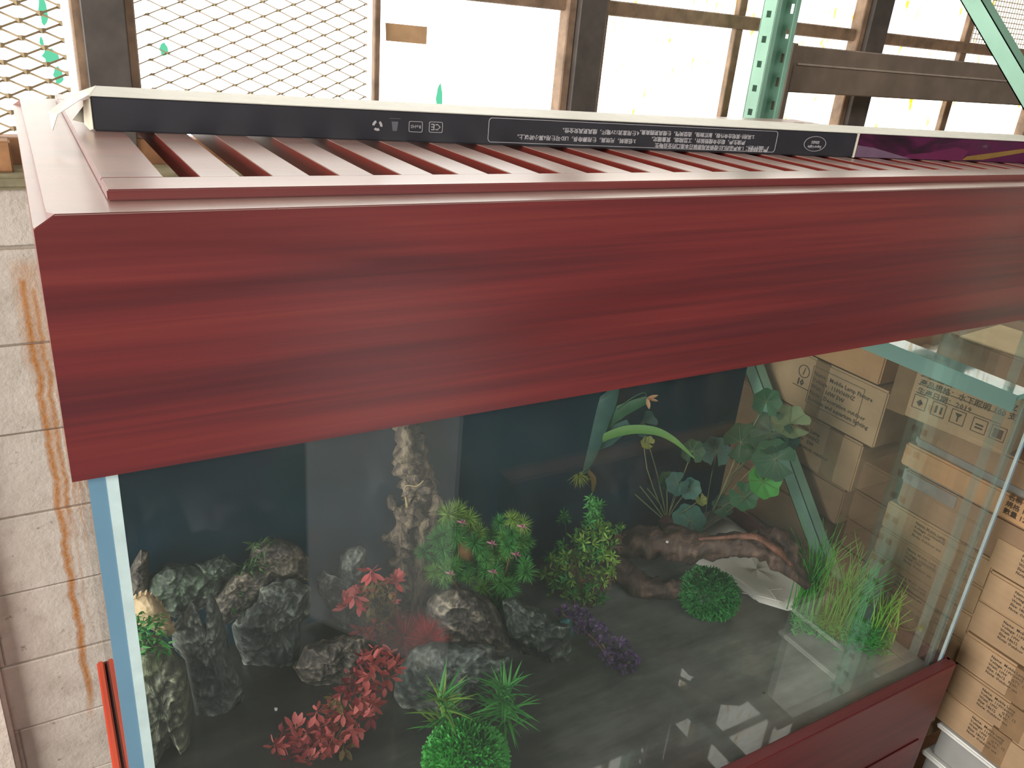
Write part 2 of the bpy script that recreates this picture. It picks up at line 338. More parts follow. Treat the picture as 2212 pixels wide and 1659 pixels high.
for r in range(8):
    z = -.316 - .2 * r if r else -.316
    for c in range(-5, 10):
        x = c * .4 + (.3 if r % 2 else 0) - .19
        if x < -1.9 or x > 3.4: continue
        b = link('block', bmesh_block, wall, (x, 1.0995 + random.Random(r * 31 + c).uniform(-.0015, .0015), z - .2 + .002))
cap = MB().box((0, 0, 0), (.3975, .03, .114)).mesh('cap_block', M_BLOCK, bevel=.0025, segs=1)
for c in range(-4, 9): link('block', cap, wall, (c * .4 - .39, 1.0995, -.310))
lg = MB()
lg.box((-4.4, 1.085, -.2), (5.4, 1.3, -.17)); lg.build('trim_1', M_CONC, bevel=.008)['kind'] = 'structure'
pil = MB().box((-.75, 1.062, GROUND), (at(22, 1556, y=1.062).x, 1.0985, -.2)); pil.build('trim_2', M_BLOCK, bevel=.01)['kind'] = 'structure'
# windows: each bay between heavy mullions is one window with its panes, bars and sill
def bar(parent, name, x0, x1, z0, z1, y0=1.215, y1=1.265, mat=M_RUSTY, bev=.003): return MB().box((x0, y0, z0), (x1, y1, z1)).build(name, mat, parent, bevel=bev, segs=1)
HB0, HB1 = .212, .249
bays = [(-1.45, -.42, -.39, .127), (.23, .752, .766, 1.275), (1.392, 1.879, 1.909, 2.404), (2.529, 2.993, 3.029, 3.53), (3.66, 4.2, 4.23, 4.9)]
for k, (a, b, c, d) in enumerate(bays):
    w = empty('window_%d' % (k + 1), ((a + d) / 2, WY, -.12)); w['kind'] = 'structure'
    def P(o): o.location = o.location - w.location; return o
    for (x0, x1) in ((a, b), (c, d)):
        for (z0, z1) in ((-.118, HB0), (HB1, .66), (.69, 1.14)):
            P(MB().box((x0, WY, z0), (x1, WY + .006, z1)).build('pane', M_PANEY if k >= 2 else M_PANE, w))
    P(bar(w, 'glazing_bar', b, c, -.12, 1.14, 1.222, 1.25, bev=.002))
    P(bar(w, 'transom', a, d, HB0, HB1)); P(bar(w, 'transom', a, d, .66, .69))
    P(bar(w, 'frame_side', a - .014, a + .006, -.12, 1.15, 1.20, 1.27)); P(bar(w, 'frame_side', d - .006, d + .02, -.12, 1.15, 1.20, 1.27))
    P(bar(w, 'window_sill', a - .02, d + .02, -.172, -.118, 1.19, 1.28, M_SILLWOOD))
for k, (x0, x1) in enumerate(((.138, .216), (1.296, 1.380), (2.424, 2.515), (3.55, 3.647), (-1.6, -1.46))):
    m_ = MB().box((x0, 1.185, -.17), (x1, 1.205, 1.16)).box((x0 + .03, 1.205, -.17), (x1 - .03, 1.28, 1.16)).build('trim_%d' % (k + 3), M_DARKST, bevel=.002, segs=1); m_['kind'] = 'structure'
# expanded metal over the two left lights
def expanded(x0, x1, z0, z1, w, h, th, seed):
    mb = MB(); nx = int((x1 - x0) / w) + 1; nz = int((z1 - z0) / h) + 1; rr = random.Random(seed)
    for j in range(nz * 2):
        z = z0 + j * h / 2
        for i in range(nx + 1):
            x = x0 + i * w + (w / 2 if j % 2 else 0)
            for s in (-1, 1):
                xe, ze = x + s * w / 2, z + h / 2
                if not (x0 <= x <= x1 and x0 <= xe <= x1 and ze <= z1): continue
                t = th * .5
                A = Vector((x, 1.200, z)); B = Vector((xe, 1.212, ze)); m1 = A.lerp(B, .18); m2 = A.lerp(B, .82)
                n = Vector((0, 0, 1))
                vs = []
                for q, tt in ((A, t * 2.4), (m1, t), (m2, t), (B, t * 2.4)): vs += [q + n * tt, q - n * tt]
                vs2 = [v + Vector((0, .003, 0)) for v in vs]
                mb.add(vs + vs2, [(0, 1, 3, 2), (2, 3, 5, 4), (4, 5, 7, 6), (8, 10, 11, 9), (10, 12, 13, 11), (12, 14, 15, 13), (0, 2, 10, 8), (2, 4, 12, 10), (4, 6, 14, 12), (1, 9, 11, 3), (3, 11, 13, 5), (5, 13, 15, 7)])
    return mb
o = expanded(-1.2, .131, -.118, .62, .0725, .0305, .0042, 1).build('expanded_metal_screen', M_MESH)
tag(o, 'diamond expanded metal screen over the window left of the dark mullion, its strands thicker', 'metal screen')
o = expanded(.226, .748, -.118, .62, .0665, .0285, .0021, 2).build('expanded_metal_screen', M_MESH)
tag(o, 'diamond expanded metal screen between the dark mullion and the thin bar, finely stranded', 'metal screen')
wm = MB()
for i in range(34):
    z = .262 + i * .0165; wm.box((3.04, 1.226, z), (3.52, 1.2278, z + .0028))
for i in range(29):
    x = 3.04 + i * .0168; wm.box((x, 1.2282, .25), (x + .0028, 1.230, .82))
tag(wm.build('wire_mesh_screen', M_MESH), 'fine square wire mesh over the upper right window behind the mint brace', 'wire mesh')
p0, p1 = at(833, 49, y=1.236), at(923, 58, y=1.236); p2 = at(921, 96, y=1.236)
tag(MB().add([p0, p1, p2, at(834, 88, y=1.236), p0 + Vector((0, .0012, 0)), p1 + Vector((0, .0012, 0)), p2 + Vector((0, .0012, 0)), at(834, 88, y=1.236) + Vector((0, .0012, 0))],
     [(0, 1, 2, 3), (7, 6, 5, 4), (0, 4, 5, 1), (1, 5, 6, 2), (2, 6, 7, 3), (3, 7, 4, 0)]).build('paper_label', plain('faded_kraft_label', '#b8956f', .8)),
    'faded brown paper label stuck on the bright window pane', 'label')
for (px, py, w_, h_, tx) in ((93, 22, 6, 24, 'high on the left screened pane, near the frame top'), (110, 122, 12, 12, 'on the left screened pane, the roundest blot'), (90, 92, 3, 9, 'on the left screened pane, the smallest fleck above the round blot'), (126, 163, 7, 14, 'on the left screened pane, below the round blot'),
                             (354, 107, 7, 11, 'behind the finer diamond screen right of the dark mullion'), (949, 214, 7, 30, 'below the paper label, long and drop shaped')):
    c = at(px, py, y=1.238); k = 2.05 / FPX
    mb = MB(); n = 14
    ring = [(c.x + cos(2 * pi * i / n) * w_ * k * (1 + .2 * sin(3 * i)), c.z + sin(2 * pi * i / n) * h_ * k * (1 + .12 * cos(2 * i))) for i in range(n)]
    mb.prism(ring, 'y', 1.2375, 1.2395)
    tag(mb.build('paint_splash', M_GREENP), 'translucent green paint splash ' + tx, 'paint splash')
tag(MB().box((-.115, 1.105, -.1695), (-.014, 1.15, -.112)).build('wood_offcut', M_WOODBIT, bevel=.003), 'small sawn wood block lying on the ledge left of the hood', 'wood block')
# ---------------------------------------------------------------- RACK
rack = empty('storage_rack', (1.8, .4, GROUND)); tag(rack, 'mint green pallet rack with punched posts and brown steel beam', 'rack')
RL = Vector((1.8, .4, GROUND))
def rp(o): o.location = o.location - RL; return o
def holed(mb, plane, u0, u1, z0, z1, th, pos, pitch, hw, hh, off=0):
    # plate in y (plane 'x' at pos) with square holes along its centre line
    uc = (u0 + u1) / 2; z = z0; zs = z0 + off
    while zs < z1:
        za, zb = max(z0, zs - pitch / 2), min(z1, zs + pitch / 2)
        for (a, b, c, d) in ((u0, uc - hw, za, zb), (uc + hw, u1, za, zb), (uc - hw, uc + hw, za, max(za, zs - hh)), (uc - hw, uc + hw, min(zb, zs + hh), zb)):
            if d - c > 1e-4: mb.box((pos, a, c), (pos + th, b, d)) if plane == 'x' else mb.box((a, pos, c), (b, pos + th, d))
        zs += pitch
def post(y0, sgn, off):
    mb = MB()
    holed(mb, 'x', y0, y0 + .048, GROUND, 1.6, .003, 1.80, .0632, .0085, .0085, off)
    yw = y0 + .048 if sgn > 0 else y0
    mb.box((1.80, yw - .0015, GROUND), (1.885, yw + .0015, 1.6))
    holed(mb, 'x', y0, y0 + .048, GROUND, 1.6, .003, 1.884, .0632, .006, .012, off + .02)
    yl = y0 if sgn > 0 else y0 + .048
    mb.box((1.80, yl - .0015, GROUND), (1.816, yl + .0015, 1.6)); mb.box((1.872, yl - .0015, GROUND), (1.887, yl + .0015, 1.6))
    return rp(mb.build('post', M_MINT, rack))
post(1.003, 1, .0315 + .005); post(-.255, -1, .02)
def brace(ya, za, yb, zb, wd=.040):
    d = Vector((0, yb - ya, zb - za)).normalized(); n = Vector((0, -d.z, d.y)); A = Vector((0, ya, za)); B = Vector((0, yb, zb)); mb = MB()
    def slab(o0, o1, x0, x1):
        q = [A + n * o0, A + n * o1, B + n * o1, B + n * o0]
        mb.add([v + Vector((x0, 0, 0)) for v in q] + [v + Vector((x1, 0, 0)) for v in q], [(0, 1, 2, 3), (7, 6, 5, 4), (0, 4, 5, 1), (1, 5, 6, 2), (2, 6, 7, 3), (3, 7, 4, 0)])
    slab(-wd / 2, wd / 2, 1.815, 1.8175); slab(-wd / 2, -wd / 2 + .0025, 1.815, 1.85); slab(wd / 2 - .0025, wd / 2, 1.815, 1.85)
    rp(mb.build('brace', M_MINT, rack))
u0, u1 = at(2097, 0, x=1.815), at(2212, 197, x=1.815); s_ = (u0.z - u1.z) / (u0.y - u1.y)
brace(1.0, u0.z + (1.0 - u0.y) * s_, -.21, u0.z + (-.21 - u0.y) * s_, .036)
u0, u1 = at(1622, 800, x=1.815), at(1780, 1235, x=1.815); s_ = (u0.z - u1.z) / (u0.y - u1.y)
brace(1.0, u0.z + (1.0 - u0.y) * s_, -.21, u0.z + (-.21 - u0.y) * s_, .046)
mb = MB().prism([(1.056, .183), (1.10, .183), (1.10, .056), (1.045, .056), (1.045, .134), (1.056, .140)], 'x', 1.96, 4.9)
rp(mb.build('beam', M_BEAM, rack, bevel=.003, segs=1))
rp(MB().box((1.966, 1.040, .131), (4.9, 1.057, .1365)).build('beam_ridge', plain('pale_beam_edge', '#a3968a', .35), rack, bevel=.001, segs=1))  # strip paler than the rest of the beam
rp(MB().box((1.888, 1.0, -.03), (1.895, 1.06, .188)).box((1.89, 1.05, -.03), (1.965, 1.056, .188)).build('beam_connector', M_BEAM, rack, bevel=.002, segs=1))
mb = MB().box((1.9, -.25, GROUND + .02), (4.9, -.20, GROUND + .1)).box((1.9, 1.0, GROUND + .02), (4.9, 1.05, GROUND + .1)); rp(mb.build('lower_beams', M_BEAM, rack))
rp(MB().box((1.9, -.2, GROUND + .06), (4.9, 1.0, GROUND + .08)).build('shelf_deck', M_WOODBIT, rack))
# ---------------------------------------------------------------- text helper
def text_mesh(body, size, mat, extrude=.0002, align='LEFT', spacing=1.0, shear=0, bold=0):
    cu = bpy.data.curves.new('text', 'FONT'); cu.body = body; cu.size = size; cu.extrude = extrude; cu.align_x = align; cu.space_line = spacing; cu.shear = shear; cu.resolution_u = 1; cu.offset = bold
    ob = bpy.data.objects.new('text', cu); COL.objects.link(ob); bpy.context.view_layer.update()
    me = bpy.data.meshes.new_from_object(ob.evaluated_get(bpy.context.evaluated_depsgraph_get())); bpy.data.objects.remove(ob); bpy.data.curves.remove(cu)
    me.materials.clear(); me.materials.append(mat); return me
# ---------------------------------------------------------------- CARTONS on the rack (their printed faces look towards the tank, -X)
def carton_box(y0, y1, z0, z1, label, x0=1.892, dx=.42, mat=0, rz=0, lines=None, tsize=.016, tpos=(.38, .30), tape=None, group=None, taphoriz=False, name='carton', film=False, frame=False, badge=False, icons=False):
    # y0 = near end, y1 = far end; text runs from far to near
    c = Vector((x0, (y0 + y1) / 2, z0)); r = empty(name, c, rz); L = y1 - y0; H = z1 - z0
    tag(r, label, 'box', group)
    MB().box((0, -L / 2, 0), (dx, L / 2, H)).build('body', M_CART[mat], r, bevel=.004)
    fl = MB().box((.004, -L / 2 + .004, H), (dx / 2 - .0015, L / 2 - .004, H + .002)).box((dx / 2 + .0015, -L / 2 + .004, H), (dx - .004, L / 2 - .004, H + .002)); fl.build('top_flaps', M_CART[mat], r)
    if tape is not None:
        for tp in (tape if hasattr(tape, '__len__') else [tape]):
            yc = L / 2 - tp * L
            MB().box((-.0008, yc - .024, 0), (0, yc + .024, H)).box((-.0008, yc - .024, H + .002), (.12, yc + .024, H + .003)).build('tape', M_TAPE, r)
    if lines:
        me = text_mesh(lines, tsize, M_INK, .0003, spacing=1.15, bold=tsize * .012)
        o = link('print', me, r); o.rotation_euler = (pi / 2, 0, -pi / 2); o.location = (-.001, L / 2 - tpos[0] * L, H * (1 - tpos[1]))
    if frame:
        f0, f1, g0, g1 = frame; ya, yb = L / 2 - f0 * L, L / 2 - f1 * L; za, zb = H * (1 - g0), H * (1 - g1); t = .0012
        MB().box((-.001, yb, za - t), (0, ya, za)).box((-.001, yb, zb), (0, ya, zb + t)).box((-.001, ya - t, zb), (0, ya, za)).box((-.001, yb, zb), (0, yb + t, za)).build('print_frame', M_INK, r)
    if badge:
        by, bz, br = L / 2 - badge[0] * L, H * (1 - badge[1]), badge[2]; mb = MB(); n = 22
        for i in range(n):
            a, b = 2 * pi * i / n, 2 * pi * (i + 1) / n; q = [(by + cos(a) * br, bz + sin(a) * br), (by + cos(b) * br, bz + sin(b) * br), (by + cos(b) * br * .88, bz + sin(b) * br * .88), (by + cos(a) * br * .88, bz + sin(a) * br * .88)]
            mb.prism(q, 'x', -.001, 0)
        mb.prism([(by - .2 * br, bz + .5 * br), (by - .1 * br, bz + .6 * br), (by + .15 * br, bz - .5 * br), (by, bz - .55 * br)], 'x', -.001, 0)
        mb.build('round_badge', M_INK, r)
        me = text_mesh('10', .026, M_INK, .0003, bold=.0012); o = link('print', me, r); o.rotation_euler = (pi / 2, 0, -pi / 2); o.location = (-.001, by + br * .9, bz - br * 2.15)
        MB().box((-.001, by - br * 1.5, bz - br * 2.5), (0, by + br * 1.5, bz - br * 2.4)).build('print_rule', M_INK, r)
    return r, L, H
def ZY(px, py, x=1.892): p = at(px, py, x=x); return p.y, p.z
gA = 'cartons in the far stack behind the tank'; gB = 'cartons in the upper near stack'; gL = 'flat cartons in the low stack by the stand corner'
y, zt = ZY(1921, 849); _, zb = ZY(1873, 963)
carton_box(y, .845, zb, zt, 'kraft carton with a framed print and the number 10 in the far stack', mat=1, tape=[.47],
           lines='Name : Mobile Lamp Fixture\nVoltage : 110V/60HZ\nWatt : 10W 5W\nNote : Decoration outdoor\nfountain and aquarium lighting', tsize=.0172, tpos=(.415, .27), frame=(.40, .83, .12, .80), badge=(.33, .30, .020), group=gA)
zA1b = zb
carton_box(ZY(1897, 834)[0], .88, zt + .006, zt + .20, 'reddish carton highest in the far stack, cut off by the hood edge', mat=3, group=gA)
yb2, z1 = ZY(1864, 965); z0 = ZY(1826, 1060)[1]
carton_box(yb2, .96, z0, zA1b - .006, 'tan carton with faint print and a torn tape patch, under the carton numbered 10', mat=0, lines='Name : Mobile Lamp\nVoltage : 110V/60HZ\nWatt :  10W   5W\nNote : Decoration outdoor', tsize=.0165, tpos=(.44, .28), tape=[.82], group=gA)
z2 = ZY(1793, 1130)[1]
carton_box(ZY(1822, 1066)[0], .97, z2, z0 - .006, 'plain tan carton behind the lily leaves, third below the hood edge', mat=2, x0=1.898, group=gA)
carton_box(ZY(1728, 1152)[0] - .02, .97, z2 - .135, z2 - .006, 'plain carton crossed by the mint brace, just above the pink rim', mat=0, x0=1.891, group=gA)
carton_box(ZY(1728, 1152)[0] - .03, .95, z2 - .29, z2 - .141, 'brown carton low in the far stack, behind the driftwood', mat=2, x0=1.899, group=gA)
carton_box(ZY(1728, 1152)[0] - .02, .96, GROUND + .081, z2 - .296, 'tall carton at the foot of the far stack', mat=2, x0=1.894, group=gA)
# near stack
zB = at(1932, 886, x=1.835).z
r, L, H = carton_box(.105, .385, zB - .004, zB + .150, 'yellowish carton with rows of print and handling symbols, turned outwards', x0=1.855, dx=.34, mat=1, rz=radians(8), tape=[.04],
   lines='產品名稱：水族燈\n產品型號：LED 110V 60HZ\n產品規格：水下照明 100 支\n生產日期：2019', tsize=.0190, tpos=(.17, .12), group=gB)
BOXB = r
mb = MB()
for i in range(5):
    ya = L / 2 - .045 - i * .047; zb_ = .030; t = .0016; w_ = .034
    if i == 3: ya -= .004
    mb.box((-.001, ya - w_, zb_), (0, ya, zb_ + t)).box((-.001, ya - w_, zb_ + w_), (0, ya, zb_ + w_ + t)).box((-.001, ya - t, zb_), (0, ya, zb_ + w_)).box((-.001, ya - w_, zb_), (0, ya - w_ + t, zb_ + w_))
    if i == 0: mb.prism([(ya - .009, zb_ + .017), (ya - .017, zb_ + .026), (ya - .025, zb_ + .017), (ya - .017, zb_ + .008)], 'x', -.001, 0)
    if i == 1: mb.box((-.001, ya - .014, zb_ + .008), (0, ya - .009, zb_ + .027)); mb.box((-.001, ya - .026, zb_ + .008), (0, ya - .021, zb_ + .027))
    if i == 2: mb.prism([(ya - .009, zb_ + .028), (ya - .026, zb_ + .028), (ya - .0175, zb_ + .016)], 'x', -.001, 0); mb.box((-.001, ya - .019, zb_ + .007), (0, ya - .016, zb_ + .018))
    if i == 3: mb.box((-.001, ya - .026, zb_ + .010), (0, ya - .008, zb_ + .014)); mb.box((-.001, ya - .026, zb_ + .018), (0, ya - .008, zb_ + .022))
    if i == 4: mb.box((-.001, ya - .027, zb_ + .006), (0, ya - .006, zb_ + .028))
mb.build('handling_symbols', M_INK, r)
for i in range(4):
    MB().box((-.001, L / 2 - .25, .152 - .0219 * i - .016), (0, L / 2 - .045, .152 - .0219 * i - .0145)).build('print_rule', M_INK, r)
zTOP = at(2165, 757, x=1.88).z
carton_box(-.16, .34, zB + .155, zTOP - .004, 'dull brown carton under a bright opened sheet, highest in the near stack', x0=1.875, dx=.30, mat=2, group=gB)
r = empty('cardboard_sheet', (1.885, .09, zTOP - .0005), radians(6)); tag(r, 'bright loose cardboard sheet lying on top of the near stack', 'cardboard')
MB().box((0, -.15, 0), (.20, .20, .004)).build('sheet', carton('bright_sheet', '#e2c89a'), r, bevel=.001)
zc0, zc1 = ZY(1941, 999)[1], ZY(1960, 957)[1]
fb2 = empty('film_wrapped_carton', (1.899, .07, zc1 + .002)); tag(fb2, 'flat carton in grey film directly beneath the symbol carton', 'box')
MB().box((0, -.25, 0), (.4, .26, zB - .008 - zc1)).build('body', M_CART[2], fb2, bevel=.006)
MB().box((-.004, -.255, 0), (.05, .266, .030)).build('film_wrap', M_FILMW, fb2, bevel=.008)
carton_box(-.20, ZY(1950, 980)[0], zc0, zc1, 'orange tan carton with small print, below the film-wrapped flat carton', mat=3, lines='名稱\n規格 110V\n數量 12', tsize=.0165, tpos=(.50, .14), group=gB, tape=[.9])
zT = ZY(2158, 1160)[1]; zL = ZY(1921, 1085)[1]
fb = empty('film_wrapped_carton', (1.899, .045, zL + .002)); tag(fb, 'dark carton wrapped in creased clear film between the orange carton and low stack', 'box')
MB().box((0, -.26, 0), (.4, .29, zc0 - zL - .004)).build('body', M_CART[2], fb, bevel=.006)
MB().box((-.005, .13, zc0 - zL - .055), (.05, .296, zc0 - zL - .003)).build('film_wrap', M_FILMW, fb, bevel=.010)
rows = [1160, 1231, 1297, 1363, 1432, 1492, 1550]; xs = [2158, 2136, 2115, 2084, 2063, 2042, 2016]
edge = [ZY(a, b) for a, b in zip(xs, rows)]
names = ['topmost', 'second', 'third', 'fourth', 'fifth', 'lowest']
for i in range(6):
    (ya, za), (yb_, zb_) = edge[i], edge[i + 1]; off = random.Random(i).uniform(-.004, .008)
    carton_box(-.42, ya + off, zb_ + .003, za - .001, 'flat kraft carton printed in short rows, %s of the low stack right of the glass' % names[i], mat=(0, 0, 4, 0, 4, 0)[i], x0=1.890 + abs(off),
               lines='Name:  Mobile Lamp\nVoltage: 110V/60HZ\nWatt: 10W    QTY: 12\nSize: 18x12   N.W:\nNote: Outdoor use', tsize=.0100, tpos=(.135 + .008 * i, .20), tape=[.33 if i % 2 else .36], group=gL)
for i in range(7):
    hh = .082; z1_ = zL - i * hh
    if z1_ - hh < GROUND + .09: break
    o_ = random.Random(40 + i).uniform(-.006, .006)
    carton_box(.055, .355 + o_, z1_ - hh + .002, z1_ - .001, 'flat printed carton, %s of the inner low stack seen through the side glass' % ['topmost', 'second', 'third', 'fourth', 'fifth', 'sixth', 'lowest'][i], mat=(0, 4, 0, 0, 4, 0, 4)[i], x0=1.898,
               lines='Name: Mobile Lamp\nVoltage: 110V/60HZ\nWatt: 10W\nNote: Outdoor use', tsize=.0105, tpos=(.30, .22), tape=[.78], group='flat cartons in the inner low stack')
zG = edge[6][1]
g = empty('grey_tray', (1.889, -.2, zG - .107)); tag(g, 'smooth grey lidded bin under the flat cartons, its rim pale', 'bin')
MB().box((.01, -.3, 0), (.45, .23, .09)).build('body', M_GREYBOX, g, bevel=.006); MB().box((0, -.31, .09), (.46, .24, .104)).build('rim', M_WHITE, g, bevel=.004)
g = empty('grey_tray', (1.889, -.2, GROUND + .081)); tag(g, 'lower grey bin standing beneath the smooth lidded bin', 'bin')
hb_ = zG - .107 - GROUND - .081
MB().box((.01, -.3, 0), (.45, .24, hb_ - .018)).build('body', M_GREYBOX, g, bevel=.006); MB().box((0, -.31, hb_ - .018), (.46, .25, hb_ - .002)).build('rim', M_WHITE, g, bevel=.004)
# ---------------------------------------------------------------- STAND
HX0, HX1, HD, HH = 0.0, 1.752, .800, -.24
st = empty('aquarium_stand', (.87, .39, GROUND)); tag(st, 'dark red wooden aquarium stand with raised rim around the tank base', 'stand')
SL = Vector((.87, .39, GROUND))
def sp(o): o.location = o.location - SL; return o
RT = -1.118
SX0, SX1, SY0, SY1 = -.004, 1.750, -.010, .800
sp(MB().box((SX0, SY0, -1.30), (SX1, .0165, RT)).build('rim_board', M_STAND, st, bevel=.003))
sp(MB().box((SX0, .003, -1.30), (.010, SY1, RT)).build('rim_board', M_LITRIM, st, bevel=.003))
sp(MB().box((1.738, .003, -1.30), (SX1, SY1, RT)).build('rim_board', M_STAND, st, bevel=.003))
sp(MB().box((.010, .788, -1.30), (1.738, SY1, RT)).build('rim_board', M_STAND, st, bevel=.003))
sp(MB().box((.010, .003, -1.185), (1.738, .788, -1.1655)).build('stand_top', M_STAND, st))
sp(MB().box((SX0 + .004, SY0 + .005, GROUND + .08), (SX1 - .004, .012, -1.30)).build('front_panel', M_STAND, st))
sp(MB().box((SX0 + .004, .012, GROUND + .08), (.016, SY1 - .004, -1.30)).build('side_panel', M_STAND, st))
sp(MB().box((SX1 - .020, .012, GROUND + .08), (SX1 - .004, SY1 - .004, -1.30)).build('side_panel', M_STAND, st))
sp(MB().box((.0, .78, GROUND + .08), (1.73, SY1 - .004, -1.30)).build('back_panel', M_STAND, st))
sp(MB().box((.03, .04, GROUND + .001), (1.72, .76, GROUND + .08)).build('plinth', M_STAND, st))
for i in range(3):
    x0 = .03 + i * .57; d = sp(MB().box((x0, -.0085, GROUND + .10), (x0 + .545, -.004, -1.345)).build('door', M_STAND, st, bevel=.003))
    h = MB().box((x0 + .50, -.020, -1.62), (x0 + .512, -.0085, -1.49)).build('door_handle', M_DARKST, d, bevel=.002)
# ---------------------------------------------------------------- TANK
tk = empty('glass_aquarium', (.87, .39, -1.165)); tag(tk, 'large rimless glass aquarium with dark blue back, standing in the red stand', 'aquarium')
TL_ = Vector((.87, .39, -1.165))
def tp(o): o.location = o.location - TL_; return o
TX0, TX1, TY0, TY1, TZ = .0125, 1.7355, .017, .784, -.20
tp(MB().box((TX0 + .015, TY0, -1.163), (TX1 - .015, TY0 + .012, TZ)).build('front_pane', M_GLASS, tk))
def side(x0, x1, inner):
    g = tp(MB().box((x0, TY0 + .003, -1.163), (x1, TY1, TZ)).build('side_pane', M_GLASSR, tk))
    return g
sl = side(TX0, TX0 + .015, 1); sr = side(TX1 - .015, TX1, 0)
def sub(o, parent): o.location = o.location - TL_ - parent.location + Vector((0, 0, 0)); return o
def subp(o, parent, base): 
    o.location = -(base + parent.location); return o
MB().box((TX0, TY0, -1.163), (TX0 + .015, TY0 + .003, TZ)).build('polished_edge', M_GEDGE, sl).location = -(TL_ + sl.location) * 1.0 if False else (0, 0, 0)
MB().box((TX1 - .0075, TY0, -1.163), (TX1 - .0, TY0 + .003, TZ)).build('polished_edge', M_GEDGE, sr)
MB().box((TX1 - .015, TY0, -1.163), (TX1 - .0075, TY0 + .003, TZ)).build('polished_edge', M_SILI, sr)
def seam(x0, x1, y0=None, y1=None, mat=M_SILI): return tp(MB().prism([(x0, (y0 or TY0 + .0005)), (x1, (y0 or TY0 + .0005)), (x1, (y1 or TY0 + .0115)), (x0, (y1 or TY0 + .0115) + .006)], 'z', -1.15, TZ).build('silicone_seam', mat, tk))
tp(MB().box((TX0 + .0152, TY0 - .0005, -1.15), (TX0 + .0255, TY0 + .0145, TZ)).build('silicone_seam', M_SILI, tk))
M_FAINT = pane('silicone_and_ghost', (.82, .88, .85, 1), dust=.16, dustc='#b5c4bd')
tp(MB().box((TX1 - .027, TY0 + .012, -1.15), (TX1 - .0152, TY0 + .016, TZ)).build('silicone_seam', M_FAINT, tk))
tp(MB().box((TX1 - .0156, TY0 + .05, -1.15), (TX1 - .0152, TY0 + .072, TZ)).build('ghost_strip', M_FAINT, tk))  # reflection of the front corner, built as a faint strip on the pane
tp(MB().box((TX1 - .0156, TY0 + .018, -1.15), (TX1 - .0152, TY0 + .030, TZ)).build('ghost_strip', M_FAINT, tk))  # another reflected corner line, built the same way
bp = tp(MB().box((TX0 + .015, TY1 - .012, -1.163), (TX1 - .015, TY1, TZ)).build('back_pane', M_FILM, tk))
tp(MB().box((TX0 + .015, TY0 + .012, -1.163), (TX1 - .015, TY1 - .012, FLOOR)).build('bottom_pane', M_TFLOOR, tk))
tp(MB().box((TX1 - .075, TY0 + .012, -.437), (TX1 - .0152, TY1 - .013, -.425)).build('side_brace', M_TEAL, tk, bevel=.001))
tp(MB().prism([(TX1 - .075, -.425), (TX1 - .0752, -.437), (TX1 - .075, -.462), (TX1 - .070, -.462), (TX1 - .070, -.437)], 'y', TY0 + .012, TY1 - .013).build('brace_edge', M_TEAL, tk))
# ---------------------------------------------------------------- HOOD
hd = empty('aquarium_hood', (.876, .4, -.24)); tag(hd, 'glossy dark red wooden hood covering the top of the aquarium', 'hood')
HL = Vector((.876, .4, -.24))
def hp(o): o.location = o.location - HL; return o
mb = MB()
n = 5; R_ = .009
# front board with rounded outer edges
def rr_poly(x0, z0, x1, z1, r, n=4, which=(1, 1, 1, 1)):
    pts = []
    for (cx, cz, a0, w) in ((x0 + r, z0 + r, pi, which[0]), (x1 - r, z0 + r, 1.5 * pi, which[1]), (x1 - r, z1 - r, 0, which[2]), (x0 + r, z1 - r, .5 * pi, which[3])):
        if w:
            for i in range(n + 1): a = a0 + i * pi / 2 / n; pts.append((cx + r * cos(a), cz + r * sin(a)))
        else: pts.append((cx + (-r if cos(a0 + pi / 4) < 0 else r), cz + (-r if sin(a0 + pi / 4) < 0 else r)))
    return pts
FT = .0125
hp(MB().box((HX0, 0, -.24), (HX1, FT, -.012)).build('front_board', M_HOOD, hd))
sb = MB().box((HX0 + .0001, FT, -.24), (HX0 + .0118, HD - .014, -.0122)).build('side_board', M_HOODY, hd, bevel=.002); hp(sb)
sb = MB().box((HX1 - .0125, FT, -.24), (HX1, HD - .014, -.0122)).build('side_board', M_HOODY, hd, bevel=.002); hp(sb)
# top frame (rounded outer edge)
def faces_up(o, side):
    o.data.materials.append(side)
    for p in o.data.polygons:
        if p.normal.z < .35: p.material_index = len(o.data.materials) - 1
    return o
def top_rail(x0, x1, y0, y1, name='top_rail', m=M_TOP): return hp(faces_up(MB().box((x0, y0, -.012), (x1, y1, .0)).build(name, m, hd, bevel=.0035, segs=3), M_HOOD))
mb = MB(); o_ = [(HX0, 0), (HX1, 0), (HX1, HD - .002), (HX0, HD - .002)]; n_ = [(.090, .074), (HX1 - .06, .074), (HX1 - .06, HD - .06), (.090, HD - .06)]
vs = [(x, y, z) for z in (-.012, 0) for lst in (o_, n_) for x, y in lst]; fs = []
for k in range(4):
    k2 = (k + 1) % 4; fs += [(8 + k, 8 + k2, 12 + k2, 12 + k), (k, 4 + k, 4 + k2, k2), (k, k2, 8 + k2, 8 + k), (4 + k2, 4 + k, 12 + k, 12 + k2)]
mb.add(vs, fs); fr0 = mb.build('top_frame', M_TOP, hd)
bm = bmesh.new(); bm.from_mesh(fr0.data)
bmesh.ops.bevel(bm, geom=[e for e in bm.edges if all(v.co.z > -.001 for v in e.verts) and (all(v.co.x < HX0 + .001 for v in e.verts) or all(v.co.x > HX1 - .001 for v in e.verts))], offset=.0105, segments=6, affect='EDGES', clamp_overlap=True)
